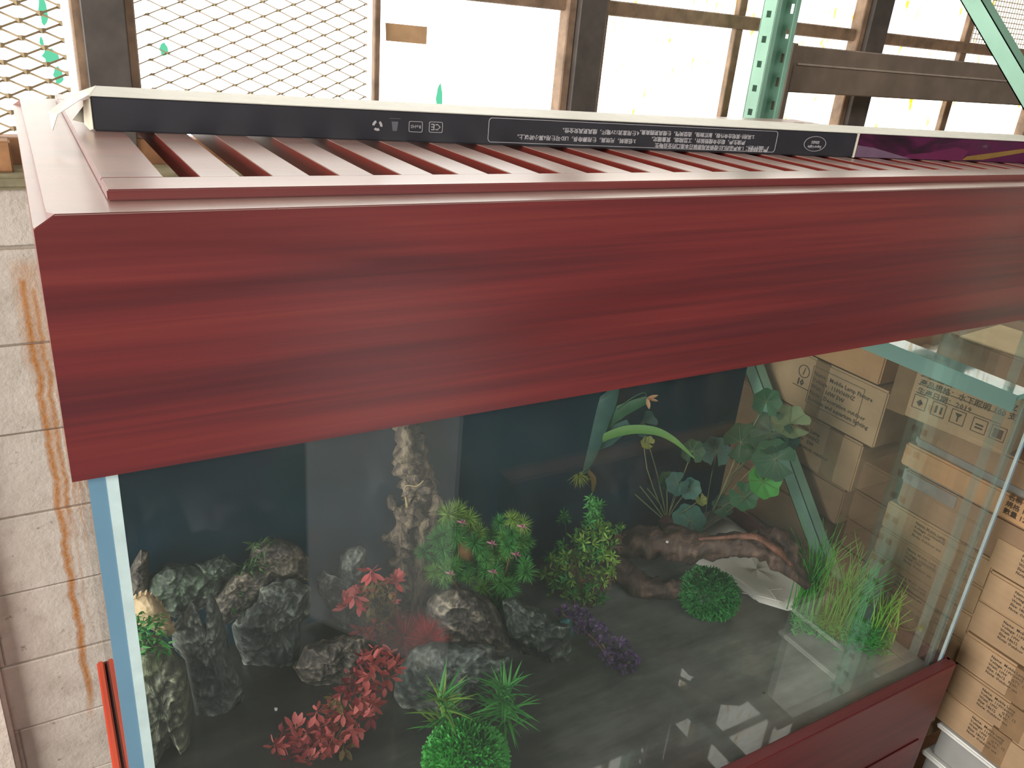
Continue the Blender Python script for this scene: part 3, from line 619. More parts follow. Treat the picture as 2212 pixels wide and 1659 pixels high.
bmesh.ops.bevel(bm, geom=[e for e in bm.edges if all(v.co.y < .001 and v.co.z > -.0119 for v in e.verts) and e.calc_face_angle(0) > .6], offset=.0026, segments=3, affect='EDGES', clamp_overlap=True); bm.to_mesh(fr0.data); bm.free(); faces_up(fr0, M_HOOD); hp(fr0)
# back board with two round-cornered openings
mb = MB(); mb.box((HX0 + .012, HD - .013, -.24), (HX1 - .012, HD - .001, -.205)); mb.box((HX0 + .012, HD - .013, -.045), (HX1 - .012, HD - .001, -.012))
for x0, x1 in ((HX0 + .012, .105), (.82, .93), (HX1 - .10, HX1 - .012)): mb.box((x0, HD - .013, -.205), (x1, HD - .001, -.045))
for (cx, sx) in ((.105, 1), (.82, -1), (.93, 1), (HX1 - .10, -1)):
    for (cz, sz) in ((-.205, 1), (-.045, -1)):
        poly = [(cx, cz)] + [(cx + sx * .045 * (1 - sin(a)), cz + sz * .045 * (1 - cos(a))) for a in [i * pi / 2 / 6 for i in range(7)]]
        mb.prism(poly, 'y', HD - .013, HD - .001)
hp(mb.build('back_board', M_HOOD, hd))
# slatted grille, a loose panel on the hood
GX0, GX1, GY0, GY1, GZ = .058, 1.693, .041, .770, .0102
gr = empty('hood_grille', (.87, .4, .0002)); tag(gr, 'slatted dark red wooden grille panel resting on the hood top', 'grille')
GL = Vector((.87, .4, .0002))
def gp(o): o.location = o.location - GL; return o
gp(faces_up(MB().box((GX0, GY0, .0002), (GX1, .094, GZ)).build('grille_rail', M_TOP, gr, bevel=.0012), M_HOOD)); gp(faces_up(MB().box((GX0, .70, .0002), (GX1, GY1, GZ)).build('grille_rail', M_TOP, gr, bevel=.0012), M_HOOD))
gp(faces_up(MB().box((GX0, .094, .0002), (.1115, .70, GZ)).build('grille_rail', M_TOP, gr, bevel=.0012), M_HOOD))
SP, SLOT = .0682, .0322
nsl = 0; x = .1115 + SLOT
M_SLATS = [M_TOP, M_HOODY]
def slat_mesh(w):
    mb = MB(); mb.m = 0; mb.box((0, .0935, GZ - .0012), (w, .7005, GZ)); mb.m = 1; mb.box((0.0002, .0935, -.0135), (w - .0002, .7005, GZ - .0012))
    return mb.mesh('slat', [M_TOP, M_RAWSL], bevel=0)
M_RAWSL = wood('slat_side_redwood', [(.3, srgb('#4f1a17')), (.5, srgb('#772820')), (.7, srgb('#8f3626'))], rough=.35, coat=.4, axis='y', bands=False)
sm = slat_mesh(SP - SLOT)
while x + SP < GX1 - .03:
    gp(link('slat', sm, gr, (x, 0, 0))); x += SP; nsl += 1
gp(faces_up(MB().box((x, .094, .0002), (GX1, .70, GZ)).build('grille_rail', M_TOP, gr, bevel=.0012), M_HOOD))
# ---------------------------------------------------------------- LIGHT-STRIP BOX lying on the grille
BA = atan2(-.177, 1.147); BL, BW, BH = 1.66, .108, .0405
lb = empty('light_box', (.078, .380, GZ + .0004), BA); tag(lb, 'long black printed light carton with dusty white top, opened at its left end', 'box')
mb = MB(); mb.box((0, 0, 0), (1.148, BW, BH - .0015)); mb.build('carton_body', M_BLACK, lb, bevel=.0015)
MB().box((1.152, 0, 0), (BL, BW, BH - .0015)).build('printed_end', M_PURPLE, lb, bevel=.0015)
MB().box((1.148, -.0002, 0), (1.152, BW, BH - .0015)).build('divider_strip', M_CARDIN, lb)
MB().box((-.002, -.001, BH - .0014), (BL + .001, BW + .001, BH)).build('carton_top', M_BOXTOP, lb, bevel=.0005)
# yellow stripe drawn on the flower print
MB().prism([(1.40, .002), (1.41, .009), (1.60, .033), (1.61, .029), (1.45, .004)], 'y', -.0006, 0).build('printed_stripe', plain('ochre_print', '#7d5f2e', .5), lb)
MB().prism([(1.153, .001), (1.153, .020), (1.19, .017), (1.24, .008), (1.28, .001)], 'y', -.0005, 0).build('printed_petal', plain('pale_violet_print', '#685066', .5), lb)
MB().prism([(1.25, .001), (1.27, .008), (1.32, .013), (1.38, .024), (1.41, .018), (1.40, .001)], 'y', -.0004, 0).build('printed_petal', plain('magenta_print', '#5c1540', .5), lb)
# opened end: torn flaps
def sheet(pts, faces, name, mat, parent, th=.0008):
    me = bpy.data.meshes.new(name); me.from_pydata([tuple(p) for p in pts], [], faces); me.materials.append(mat); o = link(name, me, parent)
    md = o.modifiers.new('th', 'SOLIDIFY'); md.thickness = th; md.offset = 0; return o
sheet([(0, 0, BH), (0, BW, BH), (-.014, .066, BH - .003), (-.026, .050, BH - .008), (-.046, .004, BH - .022), (-.034, -.014, BH - .022), (-.012, -.006, BH - .007)],
      [(0, 1, 2), (0, 2, 6), (2, 3, 6), (3, 4, 5), (3, 5, 6)], 'torn_flap', M_BOXTOP, lb)
sheet([(-.044, .002, BH - .022), (-.034, -.012, BH - .022), (-.040, -.024, .002), (-.042, -.012, .006)], [(0, 1, 2, 3)], 'hanging_tab', M_CARDIN, lb)
sheet([(0, 0, .002), (0, 0, BH - .004), (-.008, .010, BH - .008), (-.010, .012, .006), (-.004, .004, .0)], [(0, 1, 2, 3, 4)], 'end_flap', M_CARDIN, lb)
sheet([(-.002, .02, .004), (-.002, .05, BH - .006), (-.022, .012, .010)], [(0, 1, 2)], 'end_flap', M_CARDIN, lb)
# printing on the front face (upside down): face plane y = 0, text rotated by 180 degrees
def onbox(me, u, v, name='print', flip=True):
    o = link(name, me, lb); o.rotation_euler = (pi / 2, pi if flip else 0, 0); o.location = (u, -.0006, v); return o
fr_ = rr_poly(.493, .0035, .985, .0365, .005, 4)
inn = rr_poly(.4937, .0042, .9843, .0358, .0045, 4); mb = MB(); k = len(fr_)
for i in range(k):
    a, b = fr_[i], fr_[(i + 1) % k]; c, d = inn[(i + 1) % k], inn[i]; mb.prism([a, b, c, d], 'y', -.0006, 0)
mb.build('print_frame', M_INKW, lb)
TS = .0082
onbox(text_mesh('產品特點：', TS * 1.22, M_INKW, bold=.0003), .972, .0115)
onbox(text_mesh('1.本產品的LED燈條采用原裝日本進口的全自動生', TS * .93, M_INKW, bold=.00014), .925, .0105)
onbox(text_mesh('產線生產，鋁合金燈殼設計，工藝精細，質量穩定。', TS * .93, M_INKW, bold=.00014), .925, .0195)
onbox(text_mesh('2.采用優質鋁合金外殼，耐腐蝕強，造型美觀，使燈具更顯高貴。', TS * .90, M_INKW, bold=.00014), .940, .0285)
onbox(text_mesh('3.低能耗，光效高，使用壽命長，LED可使用6萬小時以上。', TS * .92, M_INKW, bold=.00014), .728, .0150)
onbox(text_mesh('4.使用直流12V電壓，燈具更具安全性。', TS * .92, M_INKW, bold=.00014), .732, .0265)
def ringmesh(u, v, w, h, t=.0007, n=28, sup=1):
    mb = MB()
    for i in range(n):
        a, b = 2 * pi * i / n, 2 * pi * (i + 1) / n
        P = lambda a, s: (u + cos(a) * (w - s), v + sin(a) * (h - s)); mb.prism([P(a, 0), P(b, 0), P(b, t), P(a, t)], 'y', -.0006, 0)
    return mb
ringmesh(1.063, .0195, .0225, .0120).build('oval_emblem', M_INKW, lb)
onbox(text_mesh('Super-Light', .0060, M_INKW, align='CENTER', bold=.0001), 1.063, .0165); onbox(text_mesh('SERIES', .0060, M_INKW, align='CENTER', bold=.0001), 1.063, .0240)
def rframe(u0, v0, u1, v1, r=.002, t=.0006):
    a = rr_poly(u0, v0, u1, v1, r, 3); b = rr_poly(u0 + t, v0 + t, u1 - t, v1 - t, r - t * .5, 3); mb = MB()
    for i in range(len(a)): j = (i + 1) % len(a); mb.prism([a[i], a[j], b[j], b[i]], 'y', -.0006, 0)
    mb.build('mark_frame', M_INKW, lb)
rframe(.408, .0135, .427, .0275); onbox(text_mesh('CE', .0118, M_INKW, align='CENTER'), .4175, .0247)
rframe(.380, .0130, .399, .0270); onbox(text_mesh('RoHS', .0062, M_INKW, align='CENTER'), .3895, .0222)
mb = MB(); mb.box((.3535, -.0006, .0290), (.3685, 0, .0296)); mb.prism([(.358, .0135), (.364, .0135), (.3655, .0255), (.3565, .0255)], 'y', -.0004, 0); mb.build('bin_mark', plain('grey_ink', '#5b5b66'), lb)
mb = MB()
for k in range(3):
    a = -pi / 2 + k * 2 * pi / 3
    for s in range(3):
        b0 = a - .75 + s * .42; b1 = b0 + .42
        mb.prism([(.3375 + cos(b0) * .0068, .0195 + sin(b0) * .0068), (.3375 + cos(b1) * .0068, .0195 + sin(b1) * .0068), (.3375 + cos(b1) * .0036, .0195 + sin(b1) * .0036), (.3375 + cos(b0) * .0036, .0195 + sin(b0) * .0036)], 'y', -.0006, 0)
mb.build('recycling_mark', M_INKW, lb)
# ---------------------------------------------------------------- helpers for things in the tank
class Plane_:
    """vertical plane through a floor point, square to the line of sight; shape outlines are laid out on it"""
    def __init__(s, px, py, back=0.0, z=FLOOR):
        s.P = at(px, py, z=z); h = Vector((s.P.x - CAM.x, s.P.y - CAM.y, 0)).normalized(); s.n = h; s.P = s.P + h * back; s.P.y = min(s.P.y, .735)
        s.k = (s.P - CAM).length / FPX
    def pt(s, px, py, off=0.0):
        d = ray(px, py); t = (s.P + s.n * off - CAM).dot(s.n) / d.dot(s.n); q = CAM + d * t
        return q
def clampt(q, m=.004):
    q.x = min(max(q.x, TX0 + .03), TX1 - .022); q.y = min(max(q.y, TY0 + .02), TY1 - .016 ); q.z = max(q.z, FLOOR + .0005); return q
def rock(name, outline, base, T, mat, label, cat='rock', seed=0, amp=.012, rings=30, seg=130, parent=None, back=None, angular=.5, group=None):
    """closed solid: the outline (photo pixels) on its own vertical plane, swelling to half-thickness T front and back"""
    pl = Plane_(base[0], base[1], T * .8 if back is None else back)
    O = [Vector(p) for p in outline]; c = sum(O, Vector((0, 0))) / len(O)
    # resample outline by arc length
    ln = [(O[(i + 1) % len(O)] - O[i]).length for i in range(len(O))]; tot = sum(ln); samp = []
    for k in range(seg):
        d = tot * k / seg; i = 0
        while d > ln[i]: d -= ln[i]; i = (i + 1) % len(O)
        samp.append(O[i].lerp(O[(i + 1) % len(O)], d / ln[i]))
    vs = []; fs = []; n = Vector((seed * 3.7, seed * 1.9, 0))
    def disp(q, a):
        a = a * 1.55; v = q * 11 + n; r_ = 1 - abs(noise.noise(v)) * 2.2 - abs(noise.noise(q * 34 + n)) * 1.1 - abs(noise.noise(q * 90 + n)) * .5; g = noise.fractal(q * 26 + n, 1.0, 2.0, 4)
        st_ = noise.voronoi(q * 9 + n)[0]; e = (st_[1] - st_[0])
        return a * (.55 * r_ + .8 * g + angular * (e - .35) * 2)
    for side_ in (-1, 1):
        for r in range(rings + 1):
            if side_ > 0 and r == rings: continue
            f = r / rings
            ff = sin(f * pi / 2)
            for k in range(seg):
                p = c.lerp(samp[k], ff); dep = side_ * T * (1 - ff ** 2.6) ** .6 * (1.0 if side_ < 0 else .8)
                q = pl.pt(p.x, p.y, dep); dd = disp(q, amp) * (1 - .55 * ff)
                q = q + pl.n * (-dd if side_ < 0 else dd) + Vector((0, 0, disp(q + Vector((5, 2, 1)), amp) * .35 * (1 if r else 0)))
                vs.append(clampt(q))
    fr = lambda r, k: r * seg + k % seg; bk = lambda r, k: (rings + 1) * seg + r * seg + k % seg if r < rings else fr(rings, k)
    for r in range(1, rings):
        for k in range(seg): fs.append((fr(r, k), fr(r, k + 1), fr(r + 1, k + 1), fr(r + 1, k))); fs.append((bk(r, k), bk(r + 1, k), bk(r + 1, k + 1), bk(r, k + 1)))
    vs[0] = vs[0]; 
    for k in range(seg): fs.append((fr(0, 0), fr(1, k + 1), fr(1, k))[::-1]); fs.append((bk(0, 0), bk(1, k + 1), bk(1, k)))
    me = bpy.data.meshes.new(name); me.from_pydata([tuple(v - pl.P) for v in vs], [], fs); me.materials.append(mat)
    bm = bmesh.new(); bm.from_mesh(me); bmesh.ops.delete(bm, geom=[v for v in bm.verts if not v.link_faces], context='VERTS'); bmesh.ops.remove_doubles(bm, verts=bm.verts, dist=.0004); bmesh.ops.recalc_face_normals(bm, faces=bm.faces); bm.to_mesh(me); bm.free()
    me.polygons.foreach_set('use_smooth', [True] * len(me.polygons))
    o = link(name, me, parent, pl.P if parent is None else pl.P - parent.location)
    if parent is None: tag(o, label, cat, group)
    return o, pl
def leaf_mesh(name, L, W_, mat, curl=.25, nseg=5, fold=.15, kind='oval'):
    mb = MB(); vs = []; fs = []
    for i in range(nseg + 1):
        t = i / nseg
        w = W_ / 2 * (sin(pi * min(1, t * .92 + .06)) ** (.8 if kind == 'oval' else .9)) if kind == 'oval' else W_ / 2 * (1 - t) ** .6 * (1 if kind == 'blade' else 1)
        if kind == 'spoon': w = W_ / 2 * max(.12, sin(pi * min(1, max(0, t * 1.25 - .27)))) if t < .98 else W_ * .12
        z = L * t; y = curl * L * t * t
        vs += [(-w, y + fold * w, z), (0, y - fold * w, z), (w, y + fold * w, z)]
    for i in range(nseg):
        a = i * 3; fs += [(a, a + 1, a + 4, a + 3), (a + 1, a + 2, a + 5, a + 4)]
    mb.add(vs, fs); me = mb.mesh(name, mat, smooth=True); return me
def put(name, me, parent, loc, d, roll=0, sc=1):
    o = link(name, me, parent); q = Vector(d).to_track_quat('Z', 'Y'); o.rotation_mode = 'QUATERNION'; o.rotation_quaternion = q @ Matrix.Rotation(roll, 4, 'Z').to_quaternion()
    o.location = Vector(loc) - parent.location; o.scale = (sc, sc, sc); return o
def rdir(rr, up=.4, front=None, fw=0):
    v = Vector((rr.gauss(0, 1), rr.gauss(0, 1), rr.gauss(0, 1))).normalized() + Vector((0, 0, up))
    if front is not None: v = v + front * fw
    return v.normalized()
def inside(p, poly):
    r = False; j = len(poly) - 1
    for i in range(len(poly)):
        if (poly[i][1] > p[1]) != (poly[j][1] > p[1]) and p[0] < (poly[j][0] - poly[i][0]) * (p[1] - poly[i][1]) / (poly[j][1] - poly[i][1]) + poly[i][0]: r = not r
        j = i
    return r
def scatter(poly, n, rr, mind):
    xs = [p[0] for p in poly]; ys = [p[1] for p in poly]; out = []; tries = 0
    while len(out) < n and tries < n * 60:
        tries += 1; p = (rr.uniform(min(xs), max(xs)), rr.uniform(min(ys), max(ys)))
        if inside(p, poly) and all((p[0] - q[0]) ** 2 + (p[1] - q[1]) ** 2 > mind * mind for q in out): out.append(p)
    return out
def tuft_mesh(name, mat, n, L, W_, seed, up=.3, curl=.2, kind='blade', r0=.1, jit=.3, nseg=3):
    rr = random.Random(seed); mb = MB(); 
    for i in range(n):
        d = rdir(rr, up); l = L * rr.uniform(1 - jit, 1); u = d.orthogonal().normalized(); u.rotate(Matrix.Rotation(rr.uniform(0, 6.28), 3, d)); w = u.cross(d)
        vs = []
        for k in range(nseg + 1):
            t = k / nseg; ww = W_ / 2 * ((1 - t) ** .7 if kind == 'blade' else max(.1, sin(pi * (t * .9 + .08)))); c = d * (r0 * L + l * t) + w * (curl * l * t * t)
            vs += [c - u * ww, c + u * ww]
        mb.add(vs, [(2 * k, 2 * k + 1, 2 * k + 3, 2 * k + 2) for k in range(nseg)])
    me = bpy.data.meshes.new(name); me.from_pydata(mb.v, [], mb.f); me.materials.append(mat); me.polygons.foreach_set('use_smooth', [True] * len(me.polygons)); return me
def stems(parent, pts_from, tos, mat, r=.0016, seed=0, name='stem'):
    mb = MB(); rr = random.Random(seed)
    for t in tos:
        a = Vector(pts_from); b = Vector(t); m_ = a.lerp(b, .5) + Vector((rr.uniform(-1, 1), rr.uniform(-1, 1), .3)) * (b - a).length * .08
        mb.tube([v - parent.location for v in smooth_path([a, m_, b], 3)], r, 5)
    return mb.build(name, mat, parent, smooth=True)
# ---------------------------------------------------------------- ROCKS in the tank
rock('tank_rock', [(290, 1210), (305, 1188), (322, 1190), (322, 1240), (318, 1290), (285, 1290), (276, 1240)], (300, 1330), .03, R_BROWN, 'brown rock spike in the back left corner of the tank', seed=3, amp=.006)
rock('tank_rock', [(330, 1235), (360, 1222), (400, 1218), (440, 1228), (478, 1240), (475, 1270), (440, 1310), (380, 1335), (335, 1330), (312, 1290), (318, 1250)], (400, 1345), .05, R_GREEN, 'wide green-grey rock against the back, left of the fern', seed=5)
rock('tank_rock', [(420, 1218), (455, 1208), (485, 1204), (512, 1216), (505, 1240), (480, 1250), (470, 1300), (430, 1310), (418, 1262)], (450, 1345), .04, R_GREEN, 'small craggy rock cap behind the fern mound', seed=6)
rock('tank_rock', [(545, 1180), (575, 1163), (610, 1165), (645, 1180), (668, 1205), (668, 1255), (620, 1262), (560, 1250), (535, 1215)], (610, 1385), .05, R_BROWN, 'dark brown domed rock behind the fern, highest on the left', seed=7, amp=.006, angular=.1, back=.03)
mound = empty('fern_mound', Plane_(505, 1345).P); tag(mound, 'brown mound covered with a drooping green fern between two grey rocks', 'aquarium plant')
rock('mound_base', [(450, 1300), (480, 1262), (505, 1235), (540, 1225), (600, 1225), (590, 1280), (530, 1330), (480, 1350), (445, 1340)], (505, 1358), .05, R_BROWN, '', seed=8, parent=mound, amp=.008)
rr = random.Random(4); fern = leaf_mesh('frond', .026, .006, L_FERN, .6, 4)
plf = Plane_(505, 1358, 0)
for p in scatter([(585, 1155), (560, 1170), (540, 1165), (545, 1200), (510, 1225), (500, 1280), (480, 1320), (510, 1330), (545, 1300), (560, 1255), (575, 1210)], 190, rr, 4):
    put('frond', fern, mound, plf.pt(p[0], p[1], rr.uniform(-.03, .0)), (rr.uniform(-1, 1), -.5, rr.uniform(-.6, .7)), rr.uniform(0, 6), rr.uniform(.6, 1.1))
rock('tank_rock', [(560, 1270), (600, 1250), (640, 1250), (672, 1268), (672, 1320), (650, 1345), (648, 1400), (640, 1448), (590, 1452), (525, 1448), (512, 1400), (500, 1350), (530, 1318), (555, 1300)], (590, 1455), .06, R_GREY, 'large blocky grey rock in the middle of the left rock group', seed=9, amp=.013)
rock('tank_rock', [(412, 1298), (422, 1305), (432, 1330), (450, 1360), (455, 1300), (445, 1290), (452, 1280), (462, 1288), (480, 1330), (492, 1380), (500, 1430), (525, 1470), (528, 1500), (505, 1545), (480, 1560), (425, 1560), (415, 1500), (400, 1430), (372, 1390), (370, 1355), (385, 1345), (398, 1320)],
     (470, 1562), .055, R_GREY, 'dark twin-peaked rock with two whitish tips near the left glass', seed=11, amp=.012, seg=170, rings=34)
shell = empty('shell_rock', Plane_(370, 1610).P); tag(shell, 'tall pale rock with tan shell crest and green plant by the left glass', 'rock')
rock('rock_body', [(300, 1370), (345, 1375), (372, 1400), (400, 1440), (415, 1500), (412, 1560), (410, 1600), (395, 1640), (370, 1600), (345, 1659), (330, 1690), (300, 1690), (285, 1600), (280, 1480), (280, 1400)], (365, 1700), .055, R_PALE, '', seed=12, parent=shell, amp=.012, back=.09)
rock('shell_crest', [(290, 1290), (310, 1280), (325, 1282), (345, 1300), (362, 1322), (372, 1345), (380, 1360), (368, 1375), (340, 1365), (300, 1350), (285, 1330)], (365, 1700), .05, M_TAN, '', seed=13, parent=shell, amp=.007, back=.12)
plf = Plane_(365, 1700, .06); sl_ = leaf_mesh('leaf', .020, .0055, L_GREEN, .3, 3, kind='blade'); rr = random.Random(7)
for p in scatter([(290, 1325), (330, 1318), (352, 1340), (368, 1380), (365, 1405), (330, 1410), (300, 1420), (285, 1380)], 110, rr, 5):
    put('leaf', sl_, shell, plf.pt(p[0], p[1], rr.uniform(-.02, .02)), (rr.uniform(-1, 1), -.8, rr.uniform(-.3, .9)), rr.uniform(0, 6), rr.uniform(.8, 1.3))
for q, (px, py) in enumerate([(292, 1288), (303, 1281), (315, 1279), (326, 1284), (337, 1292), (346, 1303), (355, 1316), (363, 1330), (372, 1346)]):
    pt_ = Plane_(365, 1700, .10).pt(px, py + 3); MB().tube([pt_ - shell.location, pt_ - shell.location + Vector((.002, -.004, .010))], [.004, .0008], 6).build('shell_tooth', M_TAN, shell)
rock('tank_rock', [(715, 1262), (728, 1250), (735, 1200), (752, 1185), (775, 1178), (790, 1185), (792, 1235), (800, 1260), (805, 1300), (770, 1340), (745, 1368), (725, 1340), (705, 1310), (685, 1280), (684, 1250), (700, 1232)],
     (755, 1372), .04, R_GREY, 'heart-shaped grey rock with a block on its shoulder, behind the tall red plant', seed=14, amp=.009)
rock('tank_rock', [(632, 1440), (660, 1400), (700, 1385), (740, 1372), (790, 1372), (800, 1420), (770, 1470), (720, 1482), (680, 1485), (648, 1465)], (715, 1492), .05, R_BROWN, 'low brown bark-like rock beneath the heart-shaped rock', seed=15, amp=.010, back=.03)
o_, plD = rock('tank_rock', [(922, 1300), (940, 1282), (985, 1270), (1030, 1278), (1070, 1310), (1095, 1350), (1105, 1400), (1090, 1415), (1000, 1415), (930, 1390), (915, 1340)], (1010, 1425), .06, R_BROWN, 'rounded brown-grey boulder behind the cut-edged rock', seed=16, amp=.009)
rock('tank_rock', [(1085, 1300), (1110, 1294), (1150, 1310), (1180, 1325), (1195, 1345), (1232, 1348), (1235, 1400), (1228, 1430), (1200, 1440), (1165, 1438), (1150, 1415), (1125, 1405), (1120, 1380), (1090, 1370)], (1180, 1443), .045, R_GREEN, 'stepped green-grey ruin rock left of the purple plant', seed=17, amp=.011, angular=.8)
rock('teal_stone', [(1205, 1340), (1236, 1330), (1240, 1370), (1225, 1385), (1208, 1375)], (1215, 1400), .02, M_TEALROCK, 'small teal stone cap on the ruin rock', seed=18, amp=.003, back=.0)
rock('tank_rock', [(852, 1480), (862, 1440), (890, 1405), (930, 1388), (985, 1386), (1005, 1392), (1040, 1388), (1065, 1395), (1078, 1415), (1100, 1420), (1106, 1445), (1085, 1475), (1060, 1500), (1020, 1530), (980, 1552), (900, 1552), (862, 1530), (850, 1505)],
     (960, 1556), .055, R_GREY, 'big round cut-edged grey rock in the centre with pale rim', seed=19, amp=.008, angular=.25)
# tall weathered driftwood
dw = empty('driftwood_column', Plane_(880, 1300, .0).P); tag(dw, 'tall weathered driftwood post rising to the hood beside the pom-pom bush', 'driftwood')
pl = Plane_(880, 1300, .0)
def dtube(pts, rs, mat, name, parent, pl, n=14, jit=.5, seed=0, per=6, flat=.8):
    P_ = [pl.pt(a, b, c) for a, b, c in pts]; path = smooth_path(P_, per); rad = []
    for i in range(len(path)):
        t = i / per; k = min(int(t), len(rs) - 2); f = t - k; rad.append((rs[k] * (1 - f) + rs[k + 1] * f) * pl.k)
    path = [clampt(q) - parent.location for q in path]
    return MB().tube(path, rad, n, jitter=jit, seed=seed, flat=flat).build(name, mat, parent, smooth=True)
dtube([(872, 915, 0), (882, 960, 0), (888, 1010, 0), (900, 1060, 0), (895, 1110, 0)], [16, 24, 30, 32, 30], D_GREY, 'trunk', dw, pl, 18, .7, 1, 10)
dtube([(895, 1095, 0), (875, 1150, 0), (872, 1200, 0), (862, 1255, 0), (850, 1310, 0)], [28, 30, 27, 26, 30], D_GREY, 'trunk', dw, pl, 18, .7, 2, 10)
dtube([(905, 940, .01), (910, 990, .01), (925, 1050, .01), (935, 1100, .0), (915, 1150, 0), (905, 1220, 0), (905, 1320, 0)], [10, 16, 20, 22, 26, 26, 32], D_GREY, 'trunk', dw, pl, 14, .7, 3, 8)
dtube([(845, 1070, -.01), (852, 1095, -.015), (870, 1105, -.015), (885, 1090, -.01)], [6, 10, 12, 8], D_GREY, 'knot', dw, pl, 10, .5, 4)
dtube([(915, 1038, -.035), (900, 1050, -.038), (875, 1052, -.035), (880, 1095, -.035)], [1.5, 1.5, 1.5, 4], plain('dry_root', '#9b8c66', .7), 'root_strand', dw, pl, 6, .2, 5)
# big branch on the right
pl = Plane_(1430, 1285, .02)
db = empty('driftwood_branch', pl.P); tag(db, 'dark driftwood branch with a knot hole lying under the lily-leaf plants', 'driftwood')
dtube([(1335, 1175, 0), (1390, 1172, 0), (1450, 1175, 0), (1510, 1182, -.01), (1580, 1178, -.02), (1640, 1180, -.03), (1690, 1208, -.04), (1745, 1268, -.04)], [28, 36, 38, 32, 26, 27, 24, 8], D_DARK, 'branch', db, pl, 22, .32, 6, 8)
dtube([(1330, 1200, -.01), (1350, 1240, -.02), (1400, 1268, -.03), (1455, 1272, -.03), (1495, 1262, -.02), (1515, 1240, -.01)], [26, 30, 24, 18, 16, 14], D_DARK, 'branch', db, pl, 20, .32, 7, 8)
dtube([(1640, 1150, -.01), (1680, 1165, -.02), (1705, 1190, -.03), (1712, 1225, -.04)], [10, 18, 18, 12], D_DARK, 'branch', db, pl, 12, .6, 8, 6)
dtube([(1510, 1165, -.055), (1570, 1160, -.052), (1630, 1160, -.06), (1680, 1190, -.065), (1710, 1222, -.062)], [3, 5, 7, 8, 3], D_RED, 'bare_heartwood', db, pl, 10, .3, 9, 6)
# ---------------------------------------------------------------- PLANTS
def plant(name, px, py, label, back=0.0, z=FLOOR):
    pl = Plane_(px, py, back, z); r = empty(name, pl.P); tag(r, label, 'aquarium plant'); return r, pl
# moss balls (one mesh of countless sprigs each)
def moss_ball(px, py, rpx, base, mat, label, seed, squash=.8, n=2600):
    c0 = at(base[0], base[1], z=FLOOR); k = (c0 - CAM).length / FPX; R = rpx * k; c = Vector((c0.x, c0.y, FLOOR)) ; d_ = Plane_(base[0], base[1], R * .9); cc = d_.pt(px, py); cc.z = max(cc.z, FLOOR + R * .55); cc = clampt(cc)
    r = empty('moss_ball', (cc.x, cc.y, FLOOR)); tag(r, label, 'moss ball'); rr = random.Random(seed)
    mb = MB()
    for i in range(n):
        d = Vector((rr.gauss(0, 1), rr.gauss(0, 1), rr.gauss(0, 1))).normalized()
        if d.z < -.75: continue
        p = Vector((d.x * R * .86, d.y * R * .86, d.z * R * .86 * squash)) + Vector((0, 0, cc.z - FLOOR)); 
        if p.z < 0.001: continue
        dd = (d + Vector((rr.uniform(-1, 1), rr.uniform(-1, 1), rr.uniform(-1, 1))) * .8).normalized(); u = dd.orthogonal().normalized(); l = R * rr.uniform(.10, .24); w = R * .028
        mb.add([p - u * w, p + u * w, p + dd * l + u * w * .7, p + dd * l - u * w * .7], [(0, 1, 2, 3)])
    o = mb.build('moss', mat, r); o['kind'] = 'stuff'
    core = bmesh.new(); bmesh.ops.create_icosphere(core, subdivisions=3, radius=R * .87)
    for v in core.verts: v.co.z *= squash; v.co *= 1 + .05 * noise.noise(v.co * 30)
    me = bpy.data.meshes.new('core'); core.to_mesh(me); core.free(); me.materials.append(L_MOSSCORE); co = link('core', me, r, (0, 0, cc.z - FLOOR))
    for v in me.vertices: v.co.z = max(v.co.z, -(cc.z - FLOOR) + .0005)
    return r
L_MOSSCORE = leafm('moss_core', '#155a2a', '#1f7a34')
moss_ball(1005, 1655, 84, (1005, 1752), L_MOSS, 'bright green moss ball at the bottom centre, the larger one', 1, .78, 4200)
moss_ball(1528, 1298, 62, (1528, 1350), L_MOSSD, 'mid green moss ball beside the driftwood branch, the smaller one', 2, .8, 3000)
# red plants made of spoon leaves
red_leaf = {m: leaf_mesh('leaf', .026, .0105, m, .25, 4, .12, 'spoon') for m in (L_RED, L_CORAL, L_MAROON, L_OLIVE)}
def rosettes(root, pl, pts, mats, rr, nl=7, sc=1.0, depth=.03, up=.3):
    for (px, py) in pts:
        c = pl.pt(px, py, rr.uniform(-depth, depth)); c = clampt(c); ax = (rdir(rr, up) - pl.n * .8).normalized(); m = mats(px, py, rr); u = ax.orthogonal().normalized(); v = ax.cross(u)
        for i in range(nl):
            a = 2 * pi * i / nl + rr.uniform(-.3, .3); d = (u * cos(a) + v * sin(a)) * rr.uniform(.7, 1.0) + ax * rr.uniform(.3, .9)
            put('leaf', red_leaf[m], root, c, d, 0, sc * rr.uniform(.75, 1.1))
rr = random.Random(21)
r, pl = plant('red_leaf_plant', 830, 1400, 'tall coral and olive plastic plant standing before the heart-shaped rock', .02)
core = [(780, 1262), (800, 1240), (835, 1255), (848, 1300), (845, 1350), (815, 1392), (790, 1350), (778, 1300)]
rosettes(r, pl, [(802, 1232), (750, 1310), (765, 1285), (775, 1300), (790, 1375), (785, 1360), (800, 1385), (862, 1258), (850, 1250), (770, 1262)], lambda x, y, q: L_CORAL, rr, 9, 1.35, .015)
rosettes(r, pl, scatter(core, 24, rr, 13), lambda x, y, q: q.choice([L_OLIVE, L_OLIVE, L_CORAL]), rr, 6, .95, .02)
stems(r, pl.pt(812, 1400), [pl.pt(*p) for p in ((802, 1240), (760, 1300), (790, 1370), (860, 1262), (830, 1300))], L_BROWN, .0018)
r, pl = plant('red_leaf_plant', 690, 1655, 'low spreading red plastic plant along the tank floor, lower left of centre', .03)
